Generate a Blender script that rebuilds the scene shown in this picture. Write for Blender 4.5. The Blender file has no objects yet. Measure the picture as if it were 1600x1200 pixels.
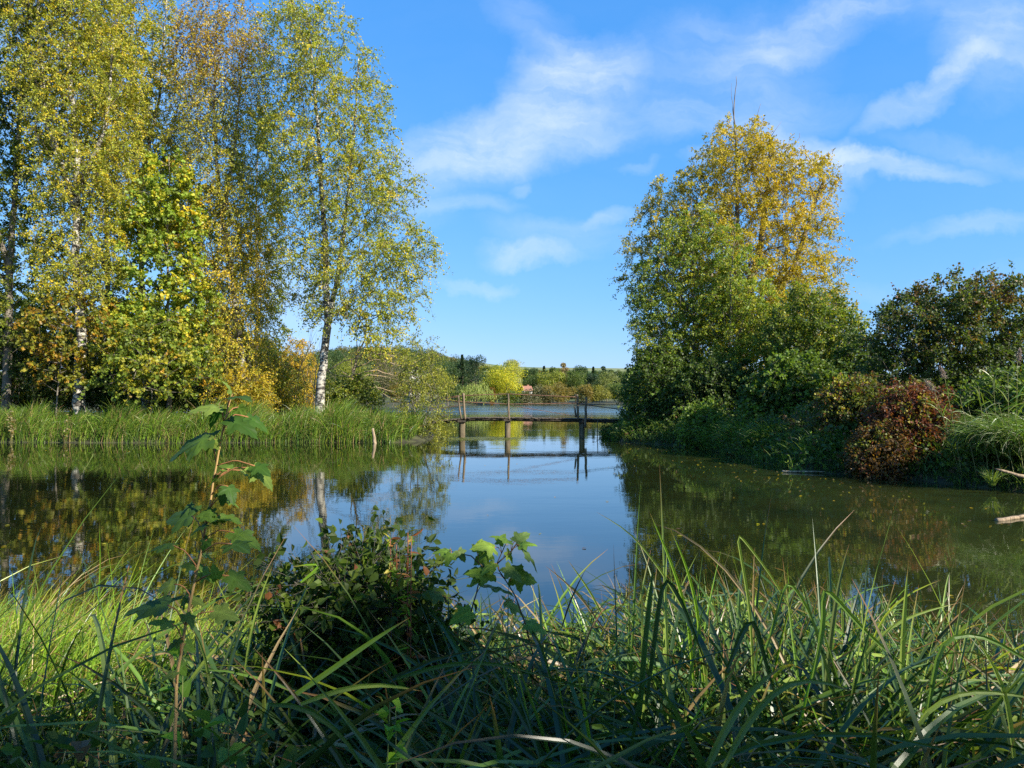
import bpy, math, random
import numpy as np
from mathutils import Vector
PI = math.pi
SC = bpy.context.scene
COL = SC.collection
SEED = 7

# ------------------------------------------------------------------ camera
CAM = np.array([0.0, 0.0, 1.9]); F = 1110.0; PITCH = math.atan(25 / F)
def at(px, py, D):
    """world point seen at photo pixel (px,py) standing D metres ahead"""
    x = (px - 800) / F; u = (600 - py) / F
    y = math.cos(PITCH) - u * math.sin(PITCH); z = math.sin(PITCH) + u * math.cos(PITCH)
    return np.array([x / y * D, D, 1.9 + z / y * D])
cam = bpy.data.cameras.new('camera'); camo = bpy.data.objects.new('camera', cam); COL.objects.link(camo)
camo.location = CAM; camo.rotation_euler = (PI / 2 + PITCH, 0, 0)
cam.sensor_width = 36; cam.lens = F / 1600 * 36; cam.clip_end = 6000; cam.clip_start = 0.05
SC.camera = camo

# ------------------------------------------------------------------ helpers
def tag(o, label=None, cat=None, group=None, kind=None):
    if label: o['label'] = label
    if cat: o['category'] = cat
    if group: o['group'] = group
    if kind: o['kind'] = kind
    return o
def empty(name, loc, label, cat, group=None):
    o = bpy.data.objects.new(name, None); COL.objects.link(o); o.location = loc; o.empty_display_size = .2
    return tag(o, label, cat, group)

class MB:
    def __init__(s): s.V = []; s.F = {}; s.C = []; s.n = 0
    def add(s, V, Fs, C):
        V = np.asarray(V, float).reshape(-1, 3); C = np.asarray(C, float)
        if C.ndim == 1: C = np.tile(C, (len(V), 1))
        s.V.append(V); s.C.append(C)
        for f in Fs:
            f = np.asarray(f, np.int64)
            if len(f): s.F.setdefault(f.shape[1], []).append(f + s.n)
        s.n += len(V)
    def build(s, name, mat, parent=None, smooth=False, origin=None):
        V = np.concatenate(s.V); C = np.concatenate(s.C)
        if origin is not None: V = V - np.asarray(origin)
        me = bpy.data.meshes.new(name)
        loops = []; starts = []; tot = []; p = 0
        for k, fl in s.F.items():
            f = np.concatenate(fl); loops.append(f.ravel())
            starts.append(p + np.arange(len(f)) * k); tot.append(np.full(len(f), k)); p += f.size
        loops = np.concatenate(loops); starts = np.concatenate(starts); tot = np.concatenate(tot)
        me.vertices.add(len(V)); me.vertices.foreach_set('co', V.astype(np.float32).ravel())
        me.loops.add(len(loops)); me.loops.foreach_set('vertex_index', loops.astype(np.int32))
        me.polygons.add(len(starts)); me.polygons.foreach_set('loop_start', starts.astype(np.int32))
        me.polygons.foreach_set('loop_total', tot.astype(np.int32))
        me.polygons.foreach_set('use_smooth', np.full(len(starts), smooth))
        a = me.attributes.new('col', 'FLOAT_COLOR', 'POINT')
        a.data.foreach_set('color', np.concatenate([C, np.ones((len(C), 1))], 1).astype(np.float32).ravel())
        me.update(calc_edges=True); me.validate()
        me.materials.append(mat)
        o = bpy.data.objects.new(name, me); COL.objects.link(o)
        if parent is not None: o.parent = parent
        elif origin is not None: o.location = origin
        return o

def nrm(a): return a / np.maximum(np.linalg.norm(a, axis=-1, keepdims=True), 1e-9)
def hexc(*rgb):   # sRGB 0-255 -> linear
    return np.array([((c / 255 + .055) / 1.055) ** 2.4 if c > 10 else c / 255 / 12.92 for c in rgb])

def frusta(mb, P0, P1, R0, R1, sides, col):
    P0 = np.asarray(P0, float); P1 = np.asarray(P1, float); n = len(P0)
    if n == 0: return
    d = nrm(P1 - P0); ref = np.where(np.abs(d[:, 2:3]) > .9, [[1., 0, 0]], [[0, 0, 1.]])
    u = nrm(np.cross(d, ref)); v = np.cross(d, u)
    a = np.arange(sides) * 2 * PI / sides
    ring = u[:, None] * np.cos(a)[None, :, None] + v[:, None] * np.sin(a)[None, :, None]
    A = P0[:, None] + ring * np.asarray(R0)[:, None, None]; B = P1[:, None] + ring * np.asarray(R1)[:, None, None]
    V = np.concatenate([A, B], 1).reshape(-1, 3)
    i = np.arange(sides); j = (i + 1) % sides
    q = np.stack([i, j, j + sides, i + sides], 1)[None] + (np.arange(n) * 2 * sides)[:, None, None]
    C = np.asarray(col, float)
    if C.ndim == 2: C = np.repeat(C, 2 * sides, 0)
    mb.add(V, [q.reshape(-1, 4)], C)

def tube(mb, pts, rad, sides, col, rough=0, cap=True, rng=None):
    """one smooth continuous tube along pts"""
    pts = np.asarray(pts, float); n = len(pts); rad = np.broadcast_to(np.asarray(rad, float), (n,))
    t = nrm(np.gradient(pts, axis=0)); ref = np.array([0, 1., 0]) if abs(t[0][1]) < .9 else np.array([1., 0, 0])
    u = nrm(np.cross(t, ref)); v = np.cross(t, u)
    a = np.arange(sides) * 2 * PI / sides
    rr = rad[:, None] * np.ones((1, sides))
    if rough and rng is not None: rr = rr * (1 + rough * rng.normal(size=rr.shape))
    V = pts[:, None] + u[:, None] * (np.cos(a) * rr)[..., None] + v[:, None] * (np.sin(a) * rr)[..., None]
    i = np.arange(sides); j = (i + 1) % sides
    q = np.concatenate([np.stack([i + k * sides, j + k * sides, j + (k + 1) * sides, i + (k + 1) * sides], 1) for k in range(n - 1)])
    mb.add(V.reshape(-1, 3), [q] + ([np.arange(sides)[None, ::-1], (np.arange(sides) + (n - 1) * sides)[None]] if cap else []), col)

def resample(pts, step):
    pts = np.asarray(pts, float); L = np.concatenate([[0], np.cumsum(np.linalg.norm(np.diff(pts, axis=0), axis=1))])
    n = max(2, int(L[-1] / step) + 1); s = np.linspace(0, L[-1], n)
    return np.stack([np.interp(s, L, pts[:, k]) for k in range(3)], 1)

def leaves_quad(mb, P, A, N, L, W, C):
    """rhombic leaf cards with a slight fold: P base, A axis, N normal"""
    S = nrm(np.cross(A, N)); N = np.cross(S, A)
    L = L[:, None]; W = W[:, None]
    b = P; m1 = P + A * L * .5 + S * W * .5 + N * W * .12; m2 = P + A * L * .5 - S * W * .5 + N * W * .12; t = P + A * L
    V = np.stack([b, m1, t, m2], 1).reshape(-1, 3)
    q = np.arange(len(P) * 4).reshape(-1, 4)
    mb.add(V, [q], np.repeat(C, 4, 0))

def leaves_fold(mb, P, A, N, L, W, C, curl=.15, fold=.25):
    """ovate leaf: midrib and two halves, pointed tip"""
    S = nrm(np.cross(A, N)); N = np.cross(S, A); L = L[:, None]; W = W[:, None]
    def pt(a, w): return P + A * L * a + S * W * w + N * (W * abs(w) * fold * 2 - L * curl * a * a)
    V = np.stack([pt(0, 0), pt(.3, 0), pt(.68, 0), pt(1, 0), pt(.28, -.5), pt(.66, -.36), pt(.28, .5), pt(.66, .36)], 1)
    o = (np.arange(len(P)) * 8)[:, None]
    tri = np.concatenate([o + f for f in ([0, 6, 1], [0, 1, 4], [2, 7, 3], [2, 3, 5])])
    qd = np.concatenate([o + f for f in ([1, 6, 7, 2], [1, 2, 5, 4])])
    mb.add(V.reshape(-1, 3), [tri, qd], np.repeat(C, 8, 0))

# ------------------------------------------------------------------ materials
def mat_new(name):
    m = bpy.data.materials.new(name); m.use_nodes = True; nt = m.node_tree; nt.nodes.clear()
    out = nt.nodes.new('ShaderNodeOutputMaterial'); return m, nt, out
def N_(nt, t, **k):
    n = nt.nodes.new(t)
    for a, b in k.items():
        if hasattr(n, a): setattr(n, a, b)
        else: n.inputs[a].default_value = b
    return n
def leaf_mat(name, rough=.45, trans=.42, spec=.35, tgain=(1.5, 1.5, .6)):
    m, nt, out = mat_new(name); lk = nt.links.new
    at_ = N_(nt, 'ShaderNodeAttribute', attribute_name='col')
    p = N_(nt, 'ShaderNodeBsdfPrincipled'); p.inputs['Roughness'].default_value = rough
    p.inputs['Specular IOR Level'].default_value = spec
    lk(at_.outputs['Color'], p.inputs['Base Color'])
    t = N_(nt, 'ShaderNodeBsdfTranslucent')
    mul = N_(nt, 'ShaderNodeVectorMath', operation='MULTIPLY'); mul.inputs[1].default_value = tgain
    lk(at_.outputs['Color'], mul.inputs[0]); lk(mul.outputs[0], t.inputs['Color'])
    mx = N_(nt, 'ShaderNodeMixShader'); mx.inputs[0].default_value = trans
    lk(p.outputs[0], mx.inputs[1]); lk(t.outputs[0], mx.inputs[2]); lk(mx.outputs[0], out.inputs[0])
    return m
M_leaf = leaf_mat('tree_leaf')
M_gloss = leaf_mat('glossy_leaf', .5, .4, .16)
M_blade = leaf_mat('sedge_blade', .36, .27, .45)
def bark_mat(name, c1, c2, scale, zs, lo, hi, bump=.3):
    m, nt, out = mat_new(name); lk = nt.links.new
    tc = N_(nt, 'ShaderNodeTexCoord'); mp = N_(nt, 'ShaderNodeMapping'); mp.inputs['Scale'].default_value = (scale, scale, zs)
    lk(tc.outputs['Object'], mp.inputs[0])
    n = N_(nt, 'ShaderNodeTexNoise'); n.inputs['Scale'].default_value = 1; n.inputs['Detail'].default_value = 6; n.inputs['Roughness'].default_value = .65
    lk(mp.outputs[0], n.inputs['Vector'])
    r = N_(nt, 'ShaderNodeMapRange'); r.inputs[1].default_value = lo; r.inputs[2].default_value = hi; lk(n.outputs[0], r.inputs[0])
    mx = N_(nt, 'ShaderNodeMix', data_type='RGBA'); mx.inputs[6].default_value = (*c1, 1); mx.inputs[7].default_value = (*c2, 1)
    lk(r.outputs[0], mx.inputs[0])
    a = N_(nt, 'ShaderNodeAttribute', attribute_name='col'); ml = N_(nt, 'ShaderNodeMix', data_type='RGBA', blend_type='MULTIPLY'); ml.inputs[0].default_value = 1
    lk(mx.outputs[2], ml.inputs[6]); lk(a.outputs['Color'], ml.inputs[7])
    p = N_(nt, 'ShaderNodeBsdfPrincipled'); p.inputs['Roughness'].default_value = .85
    lk(ml.outputs[2], p.inputs['Base Color'])
    b = N_(nt, 'ShaderNodeBump'); b.inputs['Strength'].default_value = bump; b.inputs['Distance'].default_value = .03
    lk(n.outputs[0], b.inputs['Height']); lk(b.outputs[0], p.inputs['Normal']); lk(p.outputs[0], out.inputs[0])
    return m
M_bark = bark_mat('bark', (.10, .085, .06), (.22, .19, .15), 6, 2, .35, .65)
M_birch = bark_mat('birch_bark', (.045, .038, .03), (.46, .43, .36), 3.2, 7, .45, .56, .5)
M_wood = bark_mat('weathered_wood', (.07, .055, .04), (.24, .20, .15), 14, 2, .35, .65, .6)
M_plain = bark_mat('stem', (.7, .7, .7), (1, 1, 1), 30, 8, .3, .7, .15)
WHITE = np.array([1., 1, 1])

# ------------------------------------------------------------------ ground height
def seg_sd(px, py, poly):
    """signed distance to a closed polygon, positive inside"""
    poly = np.asarray(poly, float); d = np.full(px.shape, 1e9); ins = np.zeros(px.shape, bool)
    for k in range(len(poly)):
        x0, y0 = poly[k]; x1, y1 = poly[(k + 1) % len(poly)]
        ex, ey = x1 - x0, y1 - y0; t = np.clip(((px - x0) * ex + (py - y0) * ey) / (ex * ex + ey * ey), 0, 1)
        d = np.minimum(d, np.hypot(px - x0 - t * ex, py - y0 - t * ey))
        c = ((y0 > py) != (y1 > py)) & (px < (x1 - x0) * (py - y0) / (y1 - y0 + 1e-12) + x0)
        ins ^= c
    return np.where(ins, d, -d)
LEFT = [(-300, 33), (-60, 32.2), (-24, 32), (-15, 31.4), (-10, 31.8), (-5.2, 31.8), (-4.3, 32.4), (-3.9, 34), (-4.0, 37.5), (-5.5, 41), (-9, 43), (-14, 48), (-22, 70), (-60, 90), (-300, 100)]
RIGHT = [(4.9, 32.2), (6.2, 30.5), (7.6, 28), (7.6, 22), (7.7, 18.9), (9.6, 16.9), (10.6, 14.6), (13.5, 10.5), (20, 5), (60, -4), (500, -20), (500, 52), (80, 52), (20, 46), (9, 41.5), (5.8, 38.5), (4.9, 35.5)]
NEAR = [(-300, 7.5), (-30, 5.9), (-6, 5.0), (-3.5, 4.55), (-1.5, 4.1), (-.3, 3.75), (1, 3.85), (2.2, 4.1), (4, 3.9), (8, 3.2), (13, 1), (22, -6), (60, -12), (500, -30), (500, -900), (-900, -900), (-900, 8)]
FAR = [(-900, 60), (-300, 108), (-90, 118), (-60, 135), (-40, 160), (-30, 182), (-15, 185), (-14, 200), (-24, 215), (-24, 240), (-10, 268), (30, 262), (60, 262), (100, 255), (260, 220), (900, 160), (1800, 100), (1800, 2500), (-1800, 2500), (-1800, 60)]
def hgt(x, y):
    x = np.asarray(x, float); y = np.asarray(y, float)
    def prof(sd, h, w): return np.where(sd > 0, h * (1 - np.exp(-np.maximum(sd, 0) / w * 1.6)), np.maximum(sd * .35, -1.2))
    a = prof(seg_sd(x, y, LEFT), .55, .8); b = prof(seg_sd(x, y, RIGHT), .7, .8)
    c = prof(seg_sd(x, y, NEAR), .42, .9); d = prof(seg_sd(x, y, FAR), 1.3, 3.)
    h = np.maximum(np.maximum(a, b), np.maximum(c, d))
    hill = 30 * np.clip((y - 300) / 420, 0, 1) ** 1.2 * (1 + .18 * np.sin(x / 170 + 1) - .00035 * x)
    hill = hill + 17 * np.exp(-((x + 105) / 70) ** 2) * np.clip((y - 250) / 220, 0, 1)
    return h + np.where(y > 300, hill, 0) + np.where(h > .2, .04 * np.sin(x * 2.1 + 3 * np.sin(y)) * np.cos(y * 1.7), 0)
def hz(x, y): return float(hgt(np.array([x]), np.array([y]))[0])

def ground():
    def axis(a, b, st, lo, hi):
        mid = list(np.arange(a, b, st)); s = st; v = b; up = []
        while v < hi: up.append(v); s *= 1.16; v += s
        s = st; v = a; dn = []
        while v > lo: s *= 1.16; v -= s; dn.append(v)
        return np.array(dn[::-1] + mid + up + [hi])
    X = axis(-32, 30, .4, -2400, 2400); Y = axis(-3, 50, .4, -900, 2600)
    gx, gy = np.meshgrid(X, Y); gz = hgt(gx, gy)
    V = np.stack([gx, gy, gz], -1).reshape(-1, 3); nx = len(X); ny = len(Y)
    i = (np.arange(ny - 1)[:, None] * nx + np.arange(nx - 1)[None]).ravel()
    mb = MB(); mb.add(V, [np.stack([i, i + 1, i + nx + 1, i + nx], 1)], WHITE)
    m, nt, out = mat_new('soil'); lk = nt.links.new
    tc = N_(nt, 'ShaderNodeTexCoord')
    n = N_(nt, 'ShaderNodeTexNoise'); n.inputs['Scale'].default_value = 3; n.inputs['Detail'].default_value = 8; lk(tc.outputs['Object'], n.inputs['Vector'])
    n2 = N_(nt, 'ShaderNodeTexNoise'); n2.inputs['Scale'].default_value = .03; n2.inputs['Detail'].default_value = 3; lk(tc.outputs['Object'], n2.inputs['Vector'])
    r = N_(nt, 'ShaderNodeValToRGB'); e = r.color_ramp.elements
    e[0].position = .35; e[0].color = (.022, .02, .01, 1); e[1].position = .7; e[1].color = (.07, .075, .025, 1); lk(n.outputs[0], r.inputs[0])
    r2 = N_(nt, 'ShaderNodeValToRGB'); e = r2.color_ramp.elements
    e[0].position = .42; e[0].color = (.09, .14, .035, 1); e[1].position = .55; e[1].color = (.2, .2, .07, 1); lk(n2.outputs[0], r2.inputs[0])
    sx = N_(nt, 'ShaderNodeSeparateXYZ'); lk(tc.outputs['Object'], sx.inputs[0])
    mr = N_(nt, 'ShaderNodeMapRange'); mr.inputs[1].default_value = 290; mr.inputs[2].default_value = 330; lk(sx.outputs[1], mr.inputs[0])
    mx = N_(nt, 'ShaderNodeMix', data_type='RGBA'); lk(mr.outputs[0], mx.inputs[0]); lk(r.outputs[0], mx.inputs[6]); lk(r2.outputs[0], mx.inputs[7])
    p = N_(nt, 'ShaderNodeBsdfPrincipled'); p.inputs['Roughness'].default_value = .9; lk(mx.outputs[2], p.inputs['Base Color'])
    b = N_(nt, 'ShaderNodeBump'); b.inputs['Distance'].default_value = .05; lk(n.outputs[0], b.inputs['Height']); lk(b.outputs[0], p.inputs['Normal'])
    lk(p.outputs[0], out.inputs[0])
    tag(mb.build('ground', m, smooth=True), kind='structure')
ground()

def water():
    xs = np.array([-2000, -40, 40, 2000.]); ys = np.array([-12, 12, 45, 900.])
    me = bpy.data.meshes.new('lake_water')
    V = [(-1500, -12, 0), (1500, -12, 0), (1500, 600, 0), (-1500, 600, 0)]
    me.from_pydata(V, [], [(0, 1, 2, 3)])
    o = bpy.data.objects.new('lake_water', me); COL.objects.link(o); tag(o, kind='structure')
    m, nt, out = mat_new('water'); lk = nt.links.new; me.materials.append(m)
    tc = N_(nt, 'ShaderNodeTexCoord')
    def noise(sx, sy, det, rough=.5, loc=(0, 0, 0)):
        mp = N_(nt, 'ShaderNodeMapping'); mp.inputs['Scale'].default_value = (sx, sy, 1); mp.inputs['Location'].default_value = loc
        lk(tc.outputs['Object'], mp.inputs[0]); n = N_(nt, 'ShaderNodeTexNoise'); n.inputs['Scale'].default_value = 1
        n.inputs['Detail'].default_value = det; n.inputs['Roughness'].default_value = rough; lk(mp.outputs[0], n.inputs['Vector']); return n.outputs[0]
    def math_(op, a, b=None, c=None):
        n = N_(nt, 'ShaderNodeMath', operation=op)
        for k, v in enumerate((a, b, c)):
            if v is None: continue
            if isinstance(v, (int, float)): n.inputs[k].default_value = v
            else: lk(v, n.inputs[k])
        return n.outputs[0]
    big = noise(.5, .9, 2); small = noise(2.2, 4.5, 3, .6, (3, 1, 0)); fine = noise(7, 13, 2, .5, (1, 5, 0))
    patch = N_(nt, 'ShaderNodeMapRange'); patch.inputs[1].default_value = .42; patch.inputs[2].default_value = .66; lk(noise(.05, .16, 3, .6, (7, 2.3, 0)), patch.inputs[0])
    sx = N_(nt, 'ShaderNodeSeparateXYZ'); lk(tc.outputs['Object'], sx.inputs[0])
    farr = N_(nt, 'ShaderNodeMapRange'); farr.inputs[1].default_value = 55; farr.inputs[2].default_value = 100; farr.inputs[3].default_value = 0; farr.inputs[4].default_value = .8; lk(sx.outputs[1], farr.inputs[0])
    amp = math_('ADD', math_('MULTIPLY', patch.outputs[0], 1.0), .42)
    amp = math_('ADD', amp, farr.outputs[0])
    # ripple rings drifting out from the piers
    h = math_('ADD', math_('MULTIPLY', big, .0035), math_('ADD', math_('MULTIPLY', small, .0011), math_('MULTIPLY', fine, .00022)))
    h = math_('MULTIPLY', h, amp)
    b = N_(nt, 'ShaderNodeBump'); b.inputs['Strength'].default_value = 1; b.inputs['Distance'].default_value = 1.0; lk(h, b.inputs['Height'])
    p = N_(nt, 'ShaderNodeBsdfPrincipled'); p.inputs['IOR'].default_value = 1.7
    rg = N_(nt, 'ShaderNodeMapRange'); rg.inputs[1].default_value = 62; rg.inputs[2].default_value = 115; rg.inputs[3].default_value = 0; rg.inputs[4].default_value = 1; lk(sx.outputs[1], rg.inputs[0])
    st = N_(nt, 'ShaderNodeMapRange'); st.inputs[1].default_value = .4; st.inputs[2].default_value = .62; st.inputs[3].default_value = .10; st.inputs[4].default_value = .26; lk(noise(.012, .09, 3, .55, (2, 9, 0)), st.inputs[0])
    lk(math_('ADD', math_('MULTIPLY', rg.outputs[0], st.outputs[0]), .015), p.inputs['Roughness'])
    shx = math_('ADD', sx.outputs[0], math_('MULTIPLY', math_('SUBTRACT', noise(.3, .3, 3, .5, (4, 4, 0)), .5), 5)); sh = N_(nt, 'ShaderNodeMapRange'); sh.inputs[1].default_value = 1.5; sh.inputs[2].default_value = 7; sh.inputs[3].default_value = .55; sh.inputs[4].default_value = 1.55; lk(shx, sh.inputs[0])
    r = N_(nt, 'ShaderNodeValToRGB'); e = r.color_ramp.elements
    e[0].position = .3; e[0].color = (.008, .013, .005, 1); e[1].position = .7; e[1].color = (.024, .029, .007, 1); lk(noise(.35, .5, 4, .6), r.inputs[0])
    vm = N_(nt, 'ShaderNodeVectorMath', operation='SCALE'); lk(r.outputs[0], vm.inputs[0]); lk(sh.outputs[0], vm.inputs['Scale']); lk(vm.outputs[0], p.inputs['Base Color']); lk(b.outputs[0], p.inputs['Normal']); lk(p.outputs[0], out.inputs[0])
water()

# ------------------------------------------------------------------ tree generator
def palette(rng, n, cols, wts, jit=.18):
    k = rng.choice(len(cols), n, p=np.array(wts) / sum(wts)); c = np.array(cols)[k]
    return np.clip(c * (1 + jit * rng.normal(size=(n, 1))), .002, .9)

def grow(rng, stems, env, D, ntgt, rise=.5, spacing=None, depthk=1.0, step=.45, outb=.6, crown_shift=0):
    """stems: polylines; env: rows (z, xl, xr). Greedy attraction of branch tips to a crown volume."""
    P = []; par = []
    for s in stems:
        s = resample(s, step); b = len(P)
        for k, p in enumerate(s): P.append(p); par.append(-1 if k == 0 else b + k - 1)
    nst = len(P)
    env = np.array(sorted([tuple(e) for e in env])); zz = env[:, 0]
    zmin, zmax = zz[0], zz[-1]; hwmax = ((env[:, 2] - env[:, 1]) / 2).max()
    tg = []; spacing = spacing or .5; tries = 0
    while len(tg) < ntgt and tries < ntgt * 14:
        tries += 1
        z = rng.uniform(zmin, zmax); xl = np.interp(z, zz, env[:, 1]); xr = np.interp(z, zz, env[:, 2]); hw = (xr - xl) / 2
        if rng.random() > (hw / hwmax) ** 1.3 + .03: continue
        a = rng.uniform(0, 2 * PI); r = rng.random() ** outb
        hd = min(hw, hwmax * .85 * depthk) * (1 if hw < 2 else depthk)
        t = np.array([(xl + xr) / 2 + hw * r * math.cos(a), D + crown_shift + hd * r * math.sin(a), z])
        sp = spacing * rng.uniform(.6, 1.15)
        if tg and np.min(np.sum((np.array(tg) - t) ** 2, 1)) < sp * sp: continue
        tg.append(t)
    tg = np.array(tg); st = np.array(P[:nst])
    dd = np.array([np.min(np.linalg.norm(st - t, axis=1)) for t in tg])
    Pa = np.zeros((nst + len(tg) * 14, 3)); Pa[:nst] = st; n = nst; tips = []
    for k in np.argsort(dd):
        t = tg[k]; d = Pa[:n] - t; hdist = np.hypot(d[:, 0], d[:, 1]); dist = np.linalg.norm(d, axis=1)
        want = t[2] - rise * hdist
        cost = dist + 1.6 * np.maximum(0, Pa[:n, 2] - want)
        j = int(np.argmin(cost)); p0 = Pa[j].copy(); L = dist[j]; m = int(np.clip(L / step, 1, 12))
        mid = (p0 + t) / 2 + np.array([0, 0, .10 * L]) + rng.normal(size=3) * .05 * L
        prev = j
        for q in range(1, m + 1):
            s = q / m; p = (1 - s) ** 2 * p0 + 2 * s * (1 - s) * mid + s * s * t
            if q < m: p = p + rng.normal(size=3) * .04 * min(L, 2)
            Pa[n] = p; par.append(prev); prev = n; n += 1
        tips.append(prev)
    P = Pa[:n]; par = np.array(par)
    area = np.zeros(n); isleaf = np.ones(n, bool); isleaf[par[par >= 0]] = False
    area[isleaf] = 1
    for k in range(n - 1, -1, -1):
        if par[k] >= 0: area[par[k]] += area[k]
    return P, par, area, nst, np.array(tips)

def twigs(rng, P, cnt, length, droop, outc, up=.2, wob=1.0):
    """cnt twigs at each point: start points, directions, lengths"""
    n = len(P); Q = np.repeat(P, cnt, 0); d = rng.normal(size=(n * cnt, 3)) * wob
    o = Q - outc; o[:, 2] *= .4; d = nrm(nrm(d) + nrm(o) * .55 + np.array([0, 0, up]))
    L = length * rng.uniform(.45, 1.25, n * cnt)
    return Q, d, L, np.full(n * cnt, droop) * rng.uniform(.5, 1.4, n * cnt)

def make_tree(name, label, cat, D, stems_px, env_px, seed, ntgt, trunk_r, cols, wts, group=None, leafL=.075, leafW=.055,
              twn=4, twl=.7, lpt=9, droop=.35, rise=.55, bark=None, barkcol=(1, 1, 1), spacing=.55, depthk=1.0, outb=.6,
              limb=.011, colfn=None, loose=.045, twup=.2, leafmat=None, base_z=None, fold=False, twigr=.0055, hang=.55,
              powr=2.3, tipr=.012, dead=None, step=.45, lit=1.0, crown_shift=0):
    rng = np.random.default_rng(seed)
    if D > 10: leafL *= 1.3; leafW *= 1.45; lpt = round(lpt * 2.0)
    stems = [[at(x, y, D + (dy[0] if dy else 0)) for x, y, *dy in s] for s in stems_px]
    env = [(at(800, y, D)[2], at(l, y, D)[0], at(r, y, D)[0]) for y, l, r in env_px]
    # plant the stems on the ground
    for s in stems:
        b = s[0]; g = hz(b[0], b[1]) - .1 if base_z is None else base_z
        if b[2] > g + 1.3 and s is not stems[0]: continue
        if b[2] > g: s.insert(0, np.array([b[0] + rng.normal() * .03, b[1], g]))
        else: b[2] = g
    base = stems[0][0].copy(); base[2] += .1
    if depthk != 1: pass
    P, par, area, nst, tips = grow(rng, stems, env, D, ntgt, rise, spacing, depthk, step, outb, crown_shift)
    rad = tipr * 0 + limb * area ** (1 / powr)
    root = empty(name, base, label, cat, group)
    # trunk(s) as continuous tubes, limbs as part of the trunk mesh
    tb = MB(); i0 = 0; bc = np.array(barkcol, float)
    top = max(s[-1][2] for s in stems)
    for s in stems:
        m = len(resample(s, step)); q = P[i0:i0 + m]; ss = np.linspace(0, 1, m)
        rr = trunk_r * (1 if i0 == 0 or len(stems) > 3 else .62) * (1 - .86 * ss ** .8) * (1 + .35 * np.exp(-ss * m * step / .5)) / (1 if len(stems) == 1 else 1)
        rad[i0:i0 + m] = np.maximum(rr, tipr)
        q = q + rng.normal(size=q.shape) * np.array([.02, .02, 0]) * min(1, trunk_r / .12)
        P[i0:i0 + m] = q
        tube(tb, q, rad[i0:i0 + m], 10 if trunk_r > .08 else 6, bc, .03, True, rng); i0 += m
    ob = tb.build('trunk', bark or M_bark, root, smooth=True, origin=base)
    lb = MB(); ch = np.arange(nst, len(P)); pr = par[ch]
    r1 = rad[ch]; r0 = np.minimum(rad[pr], r1 * 1.35)
    thick = r1 > .03
    frusta(lb, P[pr[thick]], P[ch[thick]], r0[thick], r1[thick], 6, bc * .8)
    frusta(lb, P[pr[~thick]], P[ch[~thick]], r0[~thick], r1[~thick], 3, bc * .8)
    if dead is not None:
        for s, r in dead:
            q = resample([at(x, y, D + (dy[0] if dy else 0)) for x, y, *dy in s], .35); q = q + rng.normal(size=q.shape) * .035
            tube(lb, q, np.linspace(r, r * .25, len(q)), 5, bc * .9, 0, True)
    # twigs: on tips and along thin branches
    thin = ch[(rad[ch] < limb * 2.6)]
    host = np.concatenate([P[tips], P[thin[rng.random(len(thin)) < .45]] if len(thin) else P[tips][:0]])
    cen = np.array([np.mean([e[1] + e[2] for e in env]) / 2, D + crown_shift, 0]); cen = np.tile(cen, (len(host) * twn, 1))
    cen[:, 2] = np.repeat(host[:, 2], twn) - .3
    Q, d, L, dr = twigs(rng, host, twn, twl, droop, cen, twup)
    def tp(s, idx=slice(None)): return Q[idx] + d[idx] * (L[idx] * s)[:, None] + np.array([0, 0, -1.]) * (dr[idx] * L[idx] * s * s * 1.2)[:, None]
    one = np.ones(len(Q))
    s0 = tp(one * 0); s1 = tp(one * .5); s2 = tp(one)
    frusta(lb, s0, s1, one * twigr, one * twigr * .8, 3, bc * .7); frusta(lb, s1, s2, one * twigr * .8, one * twigr * .4, 3, bc * .7)
    lb.build('limbs', M_bark if bark is M_birch else (bark or M_bark), root, smooth=True, origin=base)
    # leaves
    idx = np.repeat(np.arange(len(Q)), lpt); s = rng.uniform(.12, 1.0, len(idx)) ** .85
    p = tp(s, idx) + rng.normal(size=(len(idx), 3)) * loose
    A = nrm(rng.normal(size=p.shape) + d[idx] * .5 + np.array([0, 0, -hang])); Nn = nrm(rng.normal(size=p.shape) + np.array([0.25, -.2, .5]))
    tone = np.repeat(np.repeat(rng.normal(size=len(host)), twn), lpt)      # clump-level colour family
    tw2 = np.repeat(rng.normal(size=len(Q)), lpt)
    if colfn is None:
        k = tone * .7 + tw2 * .5 + rng.normal(size=len(p)) * .5
        order = np.cumsum(np.array(wts) / sum(wts)); th = np.array([-9] + [_ppf(o) for o in order[:-1]])
        ci = np.clip(np.searchsorted(th, k * .98, side='right') - 1, 0, len(cols) - 1); C = np.array(cols)[ci]
    else: C = colfn(p, tone, tw2, rng)
    if D > 10: C = C * .66 + C.mean(0) * .34
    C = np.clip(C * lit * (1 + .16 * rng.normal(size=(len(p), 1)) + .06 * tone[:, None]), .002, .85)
    sc = rng.uniform(.65, 1.2, len(p))
    lv = MB(); (leaves_fold if fold else leaves_quad)(lv, p, A, Nn, leafL * sc, leafW * sc, C)
    lv.build('crown', leafmat or M_leaf, root, origin=base)
    return root
def _ppf(p):
    lo, hi = -6., 6.
    for _ in range(40):
        m = (lo + hi) / 2
        if .5 * (1 + math.erf(m / 1.4142)) < p: lo = m
        else: hi = m
    return lo

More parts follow.
